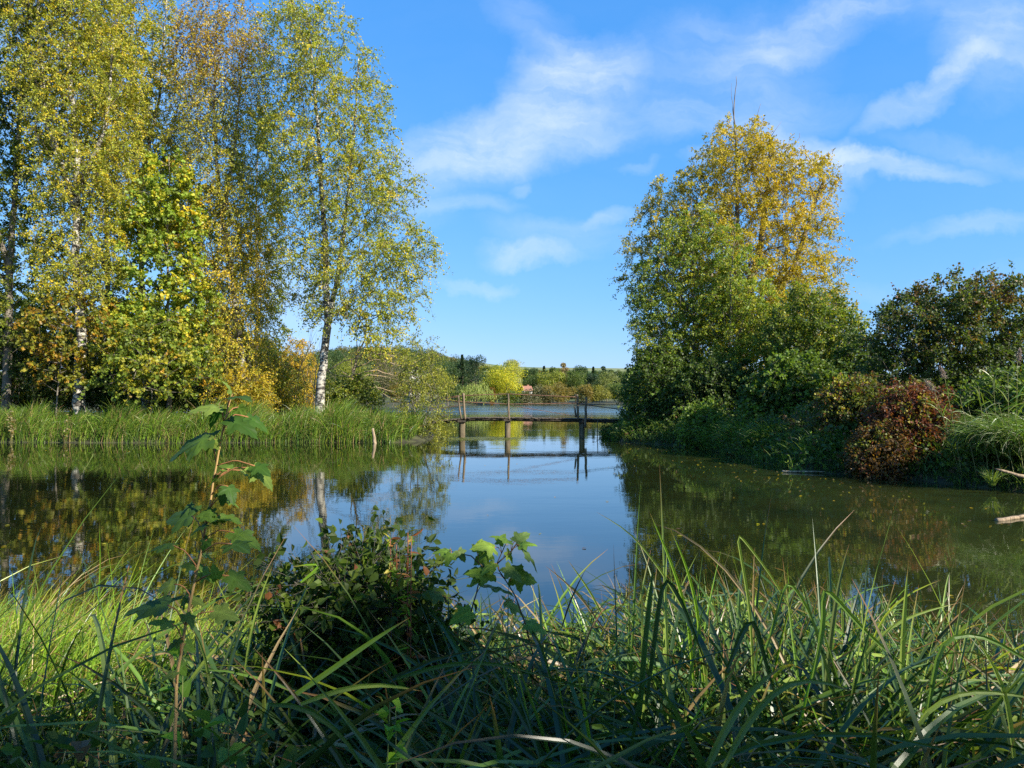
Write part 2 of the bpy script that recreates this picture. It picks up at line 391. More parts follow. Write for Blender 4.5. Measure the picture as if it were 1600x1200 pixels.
# leaf colours (linear albedo)
G_birch = (.20, .235, .025); G_yel = (.36, .33, .03); G_dark = (.06, .10, .02); G_mid = (.115, .165, .022); G_gold = (.50, .34, .02)
G_rust = (.24, .12, .025); G_brown = (.13, .075, .03); G_red = (.16, .035, .02); G_fresh = (.15, .235, .03); G_grey = (.10, .12, .05); G_olive = (.13, .13, .028)
G_orange = (.50, .24, .02); G_pale = (.2, .23, .06)
BIRCH = [G_dark, G_mid, G_birch, G_yel, G_gold]; BW = [.12, .26, .36, .2, .06]
grpL = 'birches and broadleaved trees on the left bank'
# ------------------------------------------------------------------ left bank trees
def birch_col(rusty=None, yellow=None):
    def f(p, tone, tw, rng):
        k = tone * .55 + tw * .55 + rng.normal(size=len(p)) * .6
        cols = np.array([G_dark, G_mid, G_birch, G_yel, G_gold]); th = np.array([-9, -1.35, -.6, .35, 1.4])
        if yellow is not None: k = k + yellow(p)
        C = cols[np.clip(np.searchsorted(th, k, side='right') - 1, 0, 4)]
        if rusty is not None:
            w = rusty(p)[:, None]; sel = rng.random((len(p), 1)) < w
            rc = np.array([G_rust, G_gold, G_brown])[rng.choice(3, len(p), p=[.5, .3, .2])]
            C = np.where(sel, rc, C)
        return C
    return f
def zpx(y, D): return at(800, y, D)[2]
def xpx(x, D): return at(x, 600, D)[0]
gB = 'tall birches on the left bank'
make_tree('birch_tree', 'tall birch with a black and white trunk, rightmost tall tree of the left bank', 'tree', 35,
    [[(500, 641), (501, 600), (506, 560), (512, 510), (508, 400), (500, 250), (488, 100), (478, 5)],
     [(510, 520), (528, 430), (545, 300), (556, 160), (560, 90)]],
    [(-2, 440, 515), (30, 402, 545), (100, 405, 598), (160, 402, 618), (220, 415, 603), (270, 420, 655), (330, 425, 648), (380, 440, 690), (425, 432, 686), (470, 445, 655), (515, 520, 640), (560, 570, 628)],
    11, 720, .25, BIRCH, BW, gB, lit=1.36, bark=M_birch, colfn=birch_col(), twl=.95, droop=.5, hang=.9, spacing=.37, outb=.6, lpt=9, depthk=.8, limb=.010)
make_tree('birch_tree', 'birch with a rust-brown thinning top and long weeping yellow-green strands', 'tree', 37,
    [[(383, 640), (378, 560), (362, 430), (342, 300), (334, 180), (338, 60), (345, -15)], [(350, 330), (370, 200), (382, 60)]],
    [(-20, 320, 385), (15, 285, 400), (60, 268, 420), (130, 262, 425), (190, 270, 415), (260, 280, 432), (340, 285, 445), (420, 290, 432), (500, 292, 430), (570, 320, 425), (620, 350, 420)],
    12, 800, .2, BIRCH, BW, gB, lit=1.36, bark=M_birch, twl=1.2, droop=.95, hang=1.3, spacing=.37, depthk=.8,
    colfn=birch_col(lambda p: np.clip((p[:, 2] - zpx(190, 37)) / 3.5, 0, .85), lambda p: 1.0 * (p[:, 2] < zpx(330, 37))), lpt=8, limb=.010)
make_tree('birch_tree', 'birch with its crown leaving the top of the photo, left of the rust-topped birch', 'tree', 38.5,
    [[(228, 640), (222, 450), (214, 250), (205, 100), (205, -120)], [(216, 300), (250, 150), (262, -20)]],
    [(-120, 150, 260), (-30, 120, 268), (60, 105, 280), (160, 115, 280), (260, 140, 300), (340, 160, 300), (390, 190, 280)],
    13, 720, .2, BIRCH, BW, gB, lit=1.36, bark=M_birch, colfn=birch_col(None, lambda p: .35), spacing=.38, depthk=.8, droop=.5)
make_tree('birch_tree', 'birch with a thick pale trunk rising behind the orange maple on the left', 'tree', 34.5,
    [[(124, 648), (125, 600), (128, 530), (118, 400), (121, 250), (104, 60), (95, -140)], [(119, 330), (70, 180), (60, 10), (50, -120)], [(122, 300), (165, 200), (178, 60)]],
    [(-140, 40, 160), (-40, 10, 190), (60, 10, 205), (160, 20, 220), (260, 40, 215), (340, 60, 200), (420, 60, 190), (480, 80, 170)],
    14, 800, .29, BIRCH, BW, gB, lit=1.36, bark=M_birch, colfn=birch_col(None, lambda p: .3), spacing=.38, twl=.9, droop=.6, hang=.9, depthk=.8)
make_tree('poplar_tree', 'tall tree with a dark trunk at the left edge of the photo', 'tree', 36,
    [[(10, 640), (16, 400), (28, 220), (42, 60), (50, -120)], [(16, 420), (-40, 260), (-60, 60), (-60, -100)]],
    [(-120, -120, 60), (0, -140, 80), (120, -140, 95), (250, -130, 95), (380, -130, 85), (470, -120, 80), (540, -90, 60)],
    15, 660, .24, [G_dark, G_mid, G_birch, G_yel], [.15, .3, .37, .18], None, spacing=.5, depthk=.7, leafL=.09, leafW=.075)
make_tree('alder_tree', 'dark green tree filling the gap behind the left birches', 'tree', 43,
    [[(170, 630), (168, 400), (160, 200), (150, 60)], [(165, 420), (110, 300), (90, 180)]],
    [(20, 90, 200), (120, 50, 240), (250, 40, 300), (380, 40, 300), (500, 20, 300), (580, 10, 280)],
    16, 230, .24, [G_dark, G_mid, G_olive], [.45, .4, .15], None, spacing=.75, leafL=.11, leafW=.09)
make_tree('alder_tree', 'loose green tree behind the rust-topped birch and the rightmost birch', 'tree', 44,
    [[(400, 630), (402, 450), (400, 300), (405, 190)], [(380, 630), (340, 450), (320, 320)]],
    [(175, 385, 440), (230, 370, 450), (330, 320, 450), (430, 290, 452), (540, 270, 460), (600, 270, 440)],
    17, 200, .16, [G_dark, G_mid, G_birch, G_yel], [.35, .35, .2, .1], None, spacing=.75, leafL=.10, leafW=.08)
def maple_col(p, tone, tw, rng):
    k = tone * .6 + tw * .5 + rng.normal(size=len(p)) * .4
    cols = np.array([G_dark, G_mid, G_fresh, G_yel, G_gold, G_orange]); th = np.array([-9, -1.2, -.4, .4, 1.45, 2.1])
    return cols[np.clip(np.searchsorted(th, k, side='right') - 1, 0, 5)]
make_tree('maple_tree', 'layered green and yellow maple with a grey trunk between two birches', 'tree', 35.5,
    [[(264, 643), (266, 590), (262, 450), (262, 370), (264, 245)]],
    [(245, 240, 280), (285, 215, 310), (340, 195, 325), (400, 185, 330), (460, 185, 330), (520, 170, 335), (575, 190, 340)],
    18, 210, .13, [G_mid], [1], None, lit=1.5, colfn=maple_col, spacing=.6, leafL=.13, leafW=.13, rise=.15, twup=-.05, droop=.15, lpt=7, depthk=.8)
def orange_col(p, tone, tw, rng):
    k = tone * .6 + tw * .5 + rng.normal(size=len(p)) * .5
    cols = np.array([G_mid, G_birch, G_yel, G_orange, G_rust]); th = np.array([-9, -.8, -.2, .45, 1.2])
    return cols[np.clip(np.searchsorted(th, k, side='right') - 1, 0, 4)]
make_tree('maple_tree', 'small maple with orange leaves in front of the thick pale birch trunk', 'tree', 33.8,
    [[(88, 645), (92, 590), (100, 530), (110, 480)]],
    [(455, 80, 150), (490, 45, 175), (530, 40, 180), (565, 60, 150), (600, 60, 140)],
    19, 75, .05, [G_mid], [1], None, lit=.85, colfn=orange_col, spacing=.45, leafL=.12, leafW=.12, rise=.15, droop=.2, lpt=6, twn=3)
make_tree('maple_sapling', 'low yellow-green maple sapling spreading over the reeds in front of dark trunks', 'tree', 33.6,
    [[(236, 645), (238, 600), (232, 540), (236, 500)]],
    [(490, 215, 260), (520, 165, 320), (555, 140, 335), (590, 150, 335), (615, 165, 300)],
    20, 130, .04, [G_mid], [1], None, colfn=maple_col, spacing=.42, leafL=.12, leafW=.12, rise=.1, droop=.15, lpt=6, twn=3)
# the dark poles at the wood's edge
rngp = np.random.default_rng(5)
for k, (x, w, txt) in enumerate([(197, .07, 'thin dark bare trunk, leftmost of the three under the maple'), (213, .10, 'dark bare trunk in the middle of the three under the maple'),
                            (243, .12, 'thickest dark bare trunk beside the grey maple trunk')]):
    b = at(x, 640, 37 + k * .4); b[2] = hz(b[0], b[1]) - .1; rt = empty('tree', b, txt, 'tree', 'dark trunks at the edge of the wood')
    q = resample([b, b + [.15, 0, 3], b + [.05 * k, 0, 7.5]], .5); q += rngp.normal(size=q.shape) * .03; mb = MB(); tube(mb, q, np.linspace(w * 1.3, w * .5, len(q)), 9, (.45, .42, .38), .04, True, rngp)
    i = rngp.integers(3, len(q), 12); e = q[i] + rngp.normal(size=(12, 3)) * [.7, .5, .2] + [0, 0, .7]; frusta(mb, q[i], e, np.full(12, .02), np.full(12, .006), 4, (.45, .42, .38)); mb.build('trunk', M_bark, rt, True, b)

# ------------------------------------------------------------------ shrubs on the left bank
gS = 'shrubs under the left bank trees'
def shrub(name, label, D, cx, y0, y1, hw, seed, cols, wts, n=90, leaf=(.09, .07), group=gS, cat='shrub', nst=4, **kw):
    r = random.Random(seed)
    st = [[(cx + r.uniform(-.25, .25) * hw, y1), (cx + r.uniform(-.5, .5) * hw, (y0 + y1) / 2), (cx + r.uniform(-.7, .7) * hw, y0 + (y1 - y0) * .2)] for _ in range(nst)]
    h = y1 - y0
    env = [(y0, cx - hw * .3, cx + hw * .35), (y0 + h * .12, cx - hw * .62, cx + hw * .6), (y0 + h * .3, cx - hw * .88, cx + hw * .85), (y0 + h * .6, cx - hw, cx + hw), (y0 + h * .85, cx - hw * .95, cx + hw * .95), (y1 - 2, cx - hw * .8, cx + hw * .8)]
    kw = dict(dict(spacing=.5, limb=.008, tipr=.008, lpt=8, rise=.4, depthk=1.0), **kw)
    return make_tree(name, label, cat, D, st, env, seed, n, .035, cols, wts, group, leafL=leaf[0], leafW=leaf[1], **kw)
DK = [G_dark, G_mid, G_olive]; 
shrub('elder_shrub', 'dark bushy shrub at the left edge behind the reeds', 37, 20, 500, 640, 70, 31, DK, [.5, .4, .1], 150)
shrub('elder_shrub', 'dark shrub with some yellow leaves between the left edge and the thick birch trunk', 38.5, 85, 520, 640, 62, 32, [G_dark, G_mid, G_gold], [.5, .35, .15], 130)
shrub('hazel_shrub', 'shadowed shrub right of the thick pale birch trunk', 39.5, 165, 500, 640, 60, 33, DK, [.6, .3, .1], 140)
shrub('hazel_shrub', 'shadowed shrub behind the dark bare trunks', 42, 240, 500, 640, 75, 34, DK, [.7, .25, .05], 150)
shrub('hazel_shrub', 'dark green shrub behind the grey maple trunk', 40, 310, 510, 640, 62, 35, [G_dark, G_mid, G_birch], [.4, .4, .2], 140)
shrub('willow_shrub', 'yellow-green shrub left of the black and white birch trunk', 38, 425, 560, 645, 48, 36, [G_mid, G_birch, G_yel, G_gold], [.2, .3, .3, .2], 130, (.08, .05))
shrub('willow_shrub', 'golden yellow shrub under the weeping strands of the rust-topped birch', 35.5, 385, 575, 642, 36, 37, [G_birch, G_yel, G_gold], [.2, .3, .5], 90, (.08, .05))
shrub('golden_willow', 'golden willow left of the black and white birch trunk, its top against the sky', 45, 462, 528, 640, 36, 38, [G_yel, G_gold, G_orange], [.35, .55, .1], 140, (.10, .04), droop=.8, hang=1.2)
shrub('hawthorn_shrub', 'small leafy shrub at the foot of the bare-branched leaning tree', 36.5, 548, 590, 645, 40, 39, [G_dark, G_mid, G_birch, G_yel], [.3, .3, .25, .15], 80)
shrub('willow_shrub', 'thin pale yellow-green willow over the left end of the footbridge', 34.2, 660, 528, 690, 44, 40, [G_mid, G_birch, G_yel, G_pale], [.15, .35, .35, .15], 125, (.075, .04), twl=.6, droop=.2, spacing=.4, twn=4, lpt=6, outb=.5)
for k in range(5):   # wood behind
    x = [-60, 60, 190, 320, 400][k]
    shrub('thicket_tree', ['broad dark tree deep in the wood beyond the left edge', 'broad dark tree deep in the wood behind the thick pale birch', 'broad dark tree deep in the wood behind the maple sapling',
          'broad dark tree deep in the wood behind the weeping birch', 'dark tree deep in the wood, nearest the golden willow'][k], 54 + 2 * (k % 2), x, [430, 455, 470, 480, 525][k], 632, [90, 85, 80, 75, 40][k], 50 + k, DK, [.5, .35, .15], 150, (.17, .14), 'trees deep in the left wood', 'tree', spacing=.9, twl=1.1)
# saplings with bare pale stems left of the birch
rngp = np.random.default_rng(8)
def bare_stems(name, label, cat, D, polys, rad, col, sub=8, bark=M_bark, group=None, sublen=1.2):
    pl = [[at(x, y, D) for x, y in s] for s in polys]; g = hz(pl[0][0][0], pl[0][0][1]); b = pl[0][0].copy(); b[2] = g
    pl[0].insert(0, b.copy()); rt = empty(name, b, label, cat, group); mb = MB()
    for k, s in enumerate(pl):
        q = resample(s, .3); q = q + rngp.normal(size=q.shape) * .025; r = rad[k] if isinstance(rad, (list, tuple)) else rad
        tgt = MB() if k == 0 and group is None else mb
        tube(tgt, q, np.linspace(r, r * .3, len(q)), 7, col, .03, True, rngp)
        if k == 0 and group is None: tgt.build('trunk', bark, rt, True, b)
        for _ in range(sub):
            i = rngp.integers(len(q) // 3, len(q)); dd = nrm(q[i] - q[max(0, i - 2)]); e = q[i] + (dd + rngp.normal(size=3) * .5 + [0, 0, .25]) * sublen * rngp.uniform(.4, 1); m = (q[i] + e) / 2 + rngp.normal(size=3) * .08
            frusta(mb, [q[i], m], [m, e], [r * .22, r * .15], [r * .15, .004], 4, col)
    mb.build('side_limbs' if group is None else 'trunk', bark, rt, True, b); return rt
gP = 'bare pale saplings left of the birch'
bare_stems('bare_sapling', 'bare pale sapling leaning right, leftmost of the bare stems by the birch', 'sapling', 39, [[(456, 640), (463, 600), (474, 560), (490, 535)], [(465, 590), (482, 570), (498, 560)]], [.05, .025], (2.2, 1.9, 1.5), 7, group=gP)
bare_stems('bare_sapling', 'thin bare pale sapling in the middle of the bare stems by the birch', 'sapling', 39.5, [[(473, 640), (477, 600), (482, 570)], [(478, 600), (470, 575), (464, 560)]], [.035, .02], (2.2, 1.9, 1.5), 7, group=gP)
bare_stems('bare_sapling', 'bare pale sapling close behind the black and white birch trunk', 'sapling', 38.5, [[(489, 640), (491, 600), (496, 565), (500, 545)], [(491, 605), (484, 580)]], [.045, .02], (2.2, 1.9, 1.5), 6, group=gP)
# leaning tree with bare side limbs, right of the birch
bare_stems('half_dead_tree', 'leaning pale tree with long bare branches reaching right, beyond the rightmost birch', 'tree', 38,
    [[(546, 645), (548, 610), (553, 580), (560, 552), (570, 530)], [(550, 600), (575, 585), (610, 590), (640, 596)], [(553, 585), (585, 578), (620, 588), (645, 582)], [(555, 575), (590, 560), (625, 572), (650, 565)],
     [(549, 608), (590, 605), (625, 615)], [(552, 590), (520, 585), (500, 570)], [(551, 600), (580, 598), (598, 615), (610, 622)], [(560, 560), (590, 552), (620, 556)]],
    [.13, .04, .04, .035, .035, .04, .03, .03], (2.0, 1.75, 1.35), 9, sublen=1.4)

# ------------------------------------------------------------------ right bank
def willow_col(p, tone, tw, rng):
    k = tone * .5 + tw * .5 + rng.normal(size=len(p)) * .5 + np.clip((p[:, 0] - xpx(1120, 37)) / 4.5, -1.5, .5) + np.clip((p[:, 2] - zpx(420, 37)) / 8, -.7, .4)
    cols = np.array([G_grey, (.17, .18, .03), (.26, .26, .03), (.42, .345, .025), (.48, .33, .02)]); th = np.array([-9, -1.6, -.9, -.2, .9])
    return cols[np.clip(np.searchsorted(th, k, side='right') - 1, 0, 4)]
make_tree('golden_willow', 'tall golden-leaved willow with a bare dead spike at its top, right of the footbridge', 'tree', 37,
    [[(1160, 645), (1158, 560), (1150, 450), (1152, 330), (1150, 220), (1147, 190)], [(1156, 500), (1190, 380), (1200, 270), (1205, 215)], [(1158, 540), (1240, 420), (1270, 330), (1290, 270)], [(1154, 500), (1090, 400), (1050, 320)]],
    [(184, 1138, 1158), (208, 1120, 1195), (238, 1094, 1262), (265, 1058, 1308), (290, 1018, 1315), (330, 1002, 1300), (370, 985, 1300), (410, 978, 1308), (460, 978, 1322), (500, 985, 1330), (560, 1010, 1325), (610, 1060, 1310)],
    71, 1000, .30, [G_gold], [1], None, colfn=willow_col, leafL=.11, leafW=.045, spacing=.42, twl=.95, droop=.35, hang=.6, lpt=11, lit=1.1, depthk=.7, outb=.5, limb=.009,
    dead=[([(1150, 230), (1147, 190), (1148, 150), (1150, 118)], .05), ([(1148, 185), (1144, 150), (1144, 128)], .02), ([(1152, 222), (1175, 200), (1190, 160)], .03), ([(1205, 215), (1220, 190)], .02),
          ([(1195, 260), (1215, 232), (1245, 222), (1252, 205)], .035), ([(1180, 400), (1210, 388), (1250, 375), (1280, 355)], .06), ([(1280, 300), (1300, 280), (1316, 270)], .03)])
AL = [G_dark, G_mid, G_fresh, G_birch, G_yel]
make_tree('alder_tree', 'green alder in front of the left side of the golden willow', 'tree', 34.3,
    [[(1082, 660), (1085, 560), (1084, 430), (1080, 310)], [(1084, 500), (1040, 420), (1010, 370)]],
    [(310, 1066, 1100), (350, 1045, 1125), (400, 1010, 1135), (450, 982, 1150), (500, 990, 1170), (560, 985, 1175), (620, 990, 1170)],
    72, 330, .12, AL, [.1, .2, .3, .25, .15], None, lit=1.2, spacing=.45, leafL=.075, leafW=.058, depthk=.7)
make_tree('alder_tree', 'slender bright green tree before the middle of the golden willow', 'tree', 33,
    [[(1140, 665), (1140, 540), (1142, 430), (1150, 340)], [(1140, 560), (1180, 450), (1200, 400)]],
    [(360, 1130, 1160), (400, 1115, 1180), (450, 1105, 1205), (500, 1095, 1235), (560, 1100, 1230), (620, 1100, 1210)],
    73, 230, .09, AL, [.08, .15, .3, .27, .2], None, lit=1.25, spacing=.45, leafL=.08, leafW=.06, depthk=.8)
gR = 'shrubs along the right bank'
shrub('hornbeam', 'dense green tree with upright yellow-tipped shoots, right of the golden willow', 30, 1270, 462, 690, 84, 74, [G_dark, G_mid, G_fresh, G_yel], [.2, .3, .3, .2], 420, (.09, .065), None, 'tree', nst=8, twup=1.1, droop=0, twl=.75, rise=1.0, spacing=.42)
shrub('alder_shrub', 'dark leafy shrub overhanging the right end of the footbridge', 33.6, 1044, 545, 690, 66, 75, [G_dark, G_mid, G_fresh], [.5, .33, .17], 330, (.085, .07), gR, nst=6, spacing=.42)
shrub('alder_shrub', 'dark shrub on the corner of the right bank behind the bridge end', 38, 1018, 560, 660, 45, 76, [G_dark, G_mid], [.6, .4], 130, (.085, .07), gR, spacing=.45)
shrub('dogwood_shrub', 'dark undergrowth shrub at the foot of the golden willow', 31.5, 1120, 560, 690, 70, 77, [G_dark, G_mid], [.75, .25], 260, (.09, .07), gR, spacing=.45)
shrub('dogwood_shrub', 'broad-leaved fresh green shrub below the upright-shooted tree', 26, 1245, 560, 700, 72, 78, [G_dark, G_mid, G_fresh], [.35, .35, .3], 300, (.10, .085), gR, nst=6, spacing=.4)
shrub('elder_shrub', 'small bright green shrub at the water left of the sedge clump', 28.6, 1100, 632, 695, 28, 79, [G_mid, G_fresh], [.4, .6], 80, (.09, .06), gR, spacing=.3)
shrub('bramble', 'dark bramble tangle hanging to the water right of the fallen stick', 21.5, 1310, 640, 738, 80, 80, [G_dark, G_mid, G_brown, G_red], [.5, .2, .2, .1], 300, (.06, .05), gR, nst=7, spacing=.3)
shrub('bramble', 'dark bramble thicket under the broad-leaved shrub', 23.8, 1235, 655, 722, 60, 81, [G_dark, G_mid], [.7, .3], 200, (.07, .055), gR, nst=6, spacing=.33)
def redtree(p, tone, tw, rng):
    k = tone * .55 + tw * .5 + rng.normal(size=len(p)) * .5 + np.clip((p[:, 2] - zpx(520, 21)) / 2.2, -.8, .9)
    cols = np.array([G_dark, G_mid, G_olive, G_brown, G_rust, G_red]); th = np.array([-9, -.2, .55, .9, 1.4, 1.9])
    return cols[np.clip(np.searchsorted(th, k, side='right') - 1, 0, 5)]
make_tree('dogwood_tree', 'round dark tree with reddish-brown tips at the right edge, against the sky', 'tree', 21,
    [[(1480, 700), (1470, 600), (1465, 500), (1470, 460)], [(1490, 700), (1520, 580), (1540, 480)], [(1475, 690), (1420, 580), (1395, 520)], [(1500, 690), (1590, 570), (1620, 480)]],
    [(438, 1470, 1560), (460, 1420, 1600), (490, 1375, 1640), (530, 1358, 1670), (580, 1352, 1690), (640, 1350, 1700), (690, 1360, 1700)],
    82, 760, .07, [G_mid], [1], None, colfn=redtree, leafL=.07, leafW=.05, spacing=.3, twl=.5, droop=.1, twup=.5, depthk=.75, limb=.006, lpt=8, step=.35)
shrub('spindle_bush', 'crimson-leaved bush in front of the round dark tree', 18, 1425, 602, 735, 68, 83, [(.14, .03, .02), (.21, .05, .035), G_brown, G_mid, G_yel], [.34, .26, .14, .18, .08], 330, (.06, .045), gR, nst=7, spacing=.26, twl=.35, limb=.005, step=.3)
shrub('spindle_bush', 'brown-leaved low bush with its twigs touching the water', 17.6, 1375, 665, 745, 45, 84, [G_brown, G_rust, G_red, G_mid], [.4, .25, .15, .2], 160, (.06, .045), gR, nst=5, spacing=.26, twl=.3, limb=.005, step=.3)
shrub('spindle_bush', 'dull red and green bush between the crimson bush and the upright-shooted tree', 20, 1335, 590, 700, 50, 85, [G_dark, G_mid, G_brown, G_red, G_yel], [.3, .25, .2, .15, .1], 220, (.065, .05), gR, nst=5, spacing=.28, twl=.4, limb=.005, step=.3)
shrub('elder_shrub', 'dark green shrub behind the reeds at the right edge', 17.5, 1590, 590, 745, 95, 86, [G_dark, G_mid, G_fresh], [.4, .4, .2], 330, (.08, .055), gR, nst=6, spacing=.3, step=.3)
shrub('hazel_shrub', 'dark shrub in the gap left of the round dark tree', 27, 1345, 520, 680, 45, 87, [G_dark, G_mid], [.65, .35], 150, (.09, .07), gR, spacing=.45)

# ------------------------------------------------------------------ blades (sedge, grass, reed leaves)
def blades(mb, rng, base, L, W, az, th0, bend, segs, col, tipcol=None, kink=0, keel=.25, twist=.6, sag=1.0, curve=1.6):
    n = len(base); p = base.copy(); hd = np.stack([np.cos(az), np.sin(az), 0 * az], 1); th = th0.copy()
    tw = rng.uniform(-twist, twist, n); kk = rng.random(n) < kink; ks = rng.uniform(.35, .8, n); kb = rng.uniform(.9, 2.3, n)
    s = np.linspace(0, 1, segs + 1); rows = []; 
    for k in range(segs + 1):
        ang = th0 + bend * s[k] ** curve + np.where(kk & (s[k] > ks), kb, 0)
        t = hd * np.sin(ang)[:, None] + np.array([0, 0, 1.]) * np.cos(ang)[:, None]
        if k: p = p + t * (L / segs)[:, None]
        side = np.stack([-np.sin(az), np.cos(az), 0 * az], 1); nn = np.cross(side, t); a = tw * (1 + s[k])
        sd = side * np.cos(a)[:, None] + nn * np.sin(a)[:, None]; nn = np.cross(sd, t)
        w = W * (min(1, .55 + s[k] * 2.2) * (1 - s[k] ** 3.2) + .02) * .5
        rows.append(np.stack([p - sd * w[:, None], p + nn * (w * keel * 2)[:, None], p + sd * w[:, None]], 1))
    V = np.stack(rows, 1)          # n, segs+1, 3, 3
    o = np.arange(n)[:, None, None] * (3 * (segs + 1)) + np.arange(segs)[None, :, None] * 3
    q = np.concatenate([(o + np.array([0, 1, 4, 3])).reshape(-1, 4), (o + np.array([1, 2, 5, 4])).reshape(-1, 4)])
    C = np.repeat(col[:, None], 3 * (segs + 1), 1)
    if tipcol is not None:
        w = np.repeat(np.clip((s - .8) / .2, 0, 1) ** 1.5, 3)[None, :, None] * (rng.random(n) < .5)[:, None, None]
        C = C * (1 - w) + np.asarray(tipcol) * w
    mb.add(V.reshape(-1, 3), [q], C.reshape(-1, 3))
S_green = (.10, .18, .025); S_blue = (.058, .12, .026); S_pale = (.20, .27, .05); S_yel = (.28, .34, .03); S_tan = (.34, .24, .11); S_dark = (.04, .08, .018); S_bright = (.17, .30, .022)
def spread(rng, n, poly):
    P = np.array(poly); lo = P.min(0); hi = P.max(0); out = []
    while len(out) < n:
        c = rng.uniform(lo, hi, (n * 2, 2)); ok = seg_sd(c[:, 0], c[:, 1], poly) > 0; out += list(c[ok])
    c = np.array(out[:n]); return np.concatenate([c, hgt(c[:, 0], c[:, 1])[:, None] - .03], 1)
rng = np.random.default_rng(21)
def sedge_belt():
    mb = MB(); n = 26000
    b = spread(rng, n, [(-34, 32.0), (-24, 31.9), (-15, 31.3), (-10, 31.6), (-5.3, 31.6), (-4.5, 32.3), (-4.4, 34.2), (-8, 34.8), (-20, 34.8), (-34, 34.8)])
    L = rng.uniform(.7, 1.5, n) * (1 + .2 * np.sin(b[:, 0] * 1.3) + .16 * np.sin(b[:, 0] * 3.1 + b[:, 1])); L[b[:, 0] < -14.5] *= .92
    az = rng.normal(-.35, 1.0, n) ; col = palette(rng, n, [S_green, S_blue, S_pale, S_bright, S_tan, S_yel], [.28, .12, .25, .18, .12, .05])
    blades(mb, rng, b, L, rng.uniform(.016, .03, n), az, rng.uniform(.0, .3, n), rng.uniform(.3, 1.9, n), 6, col)
    tag(mb.build('sedge_belt', M_blade), 'belt of tall arching green sedge along the edge of the left bank', 'sedge', kind='stuff')
sedge_belt()
def tussock(name, label, cx, cy, rad, n, L, W, cols, wts, az0=None, spreadaz=PI, bend=(.6, 2.), group=None, z=None, th=(.05, .6), segs=8, kink=0., cat='sedge', mat=None, seed=None):
    r = np.random.default_rng(seed or int(abs(cx * 31 + cy * 17) * 10) + 3)
    a = r.uniform(0, 2 * PI, n); q = rad * np.sqrt(r.random(n)); b = np.stack([cx + q * np.cos(a), cy + q * np.sin(a), np.zeros(n)], 1)
    b[:, 2] = hgt(b[:, 0], b[:, 1]) - .03 if z is None else z
    az = (a + r.normal(0, .5, n)) if az0 is None else r.normal(az0, spreadaz, n)
    col = palette(r, n, cols, wts); mb = MB()
    blades(mb, r, b, r.uniform(L[0], L[1], n), r.uniform(W[0], W[1], n), az, r.uniform(*th, n), r.uniform(*bend, n), segs, col, (.25, .13, .06), kink)
    o = mb.build(name, mat or M_blade, origin=(cx, cy, float(np.min(b[:, 2])))); tag(o, label, cat, group); return o
for k, (px, D, r_, n, L, t) in enumerate([(1130, 27.6, .8, 700, (.7, 1.3), 'green sedge clump on the right bank below the willow, left one of three'), (1165, 25.6, .7, 650, (.7, 1.2), 'green sedge clump, middle one of three along the shaded right bank'),
                                   (1205, 23.2, .7, 600, (.6, 1.1), 'green sedge clump, right one of three along the shaded right bank')]):
    x = xpx(px, D); tussock('sedge_clump', t, x, D, r_, n, L, (.014, .026), [S_green, S_dark, S_pale, S_bright], [.4, .25, .2, .15], group='sedge clumps on the right bank')
tussock('sedge_tussock', 'large sedge tussock hanging over the water at the right edge', 10.9, 15.3, .75, 2600, (.8, 1.35), (.008, .014), [S_green, S_bright, S_pale, S_dark], [.4, .25, .15, .2], az0=PI * .98, spreadaz=.75, bend=(1.2, 2.3), z=.75)
tussock('sedge_tussock', 'small pale spiky tuft standing in the water below the large tussock', 10.05, 14.9, .06, 60, (.3, .55), (.012, .02), [S_pale, S_green], [.8, .2], bend=(.3, 1.3), z=.12)

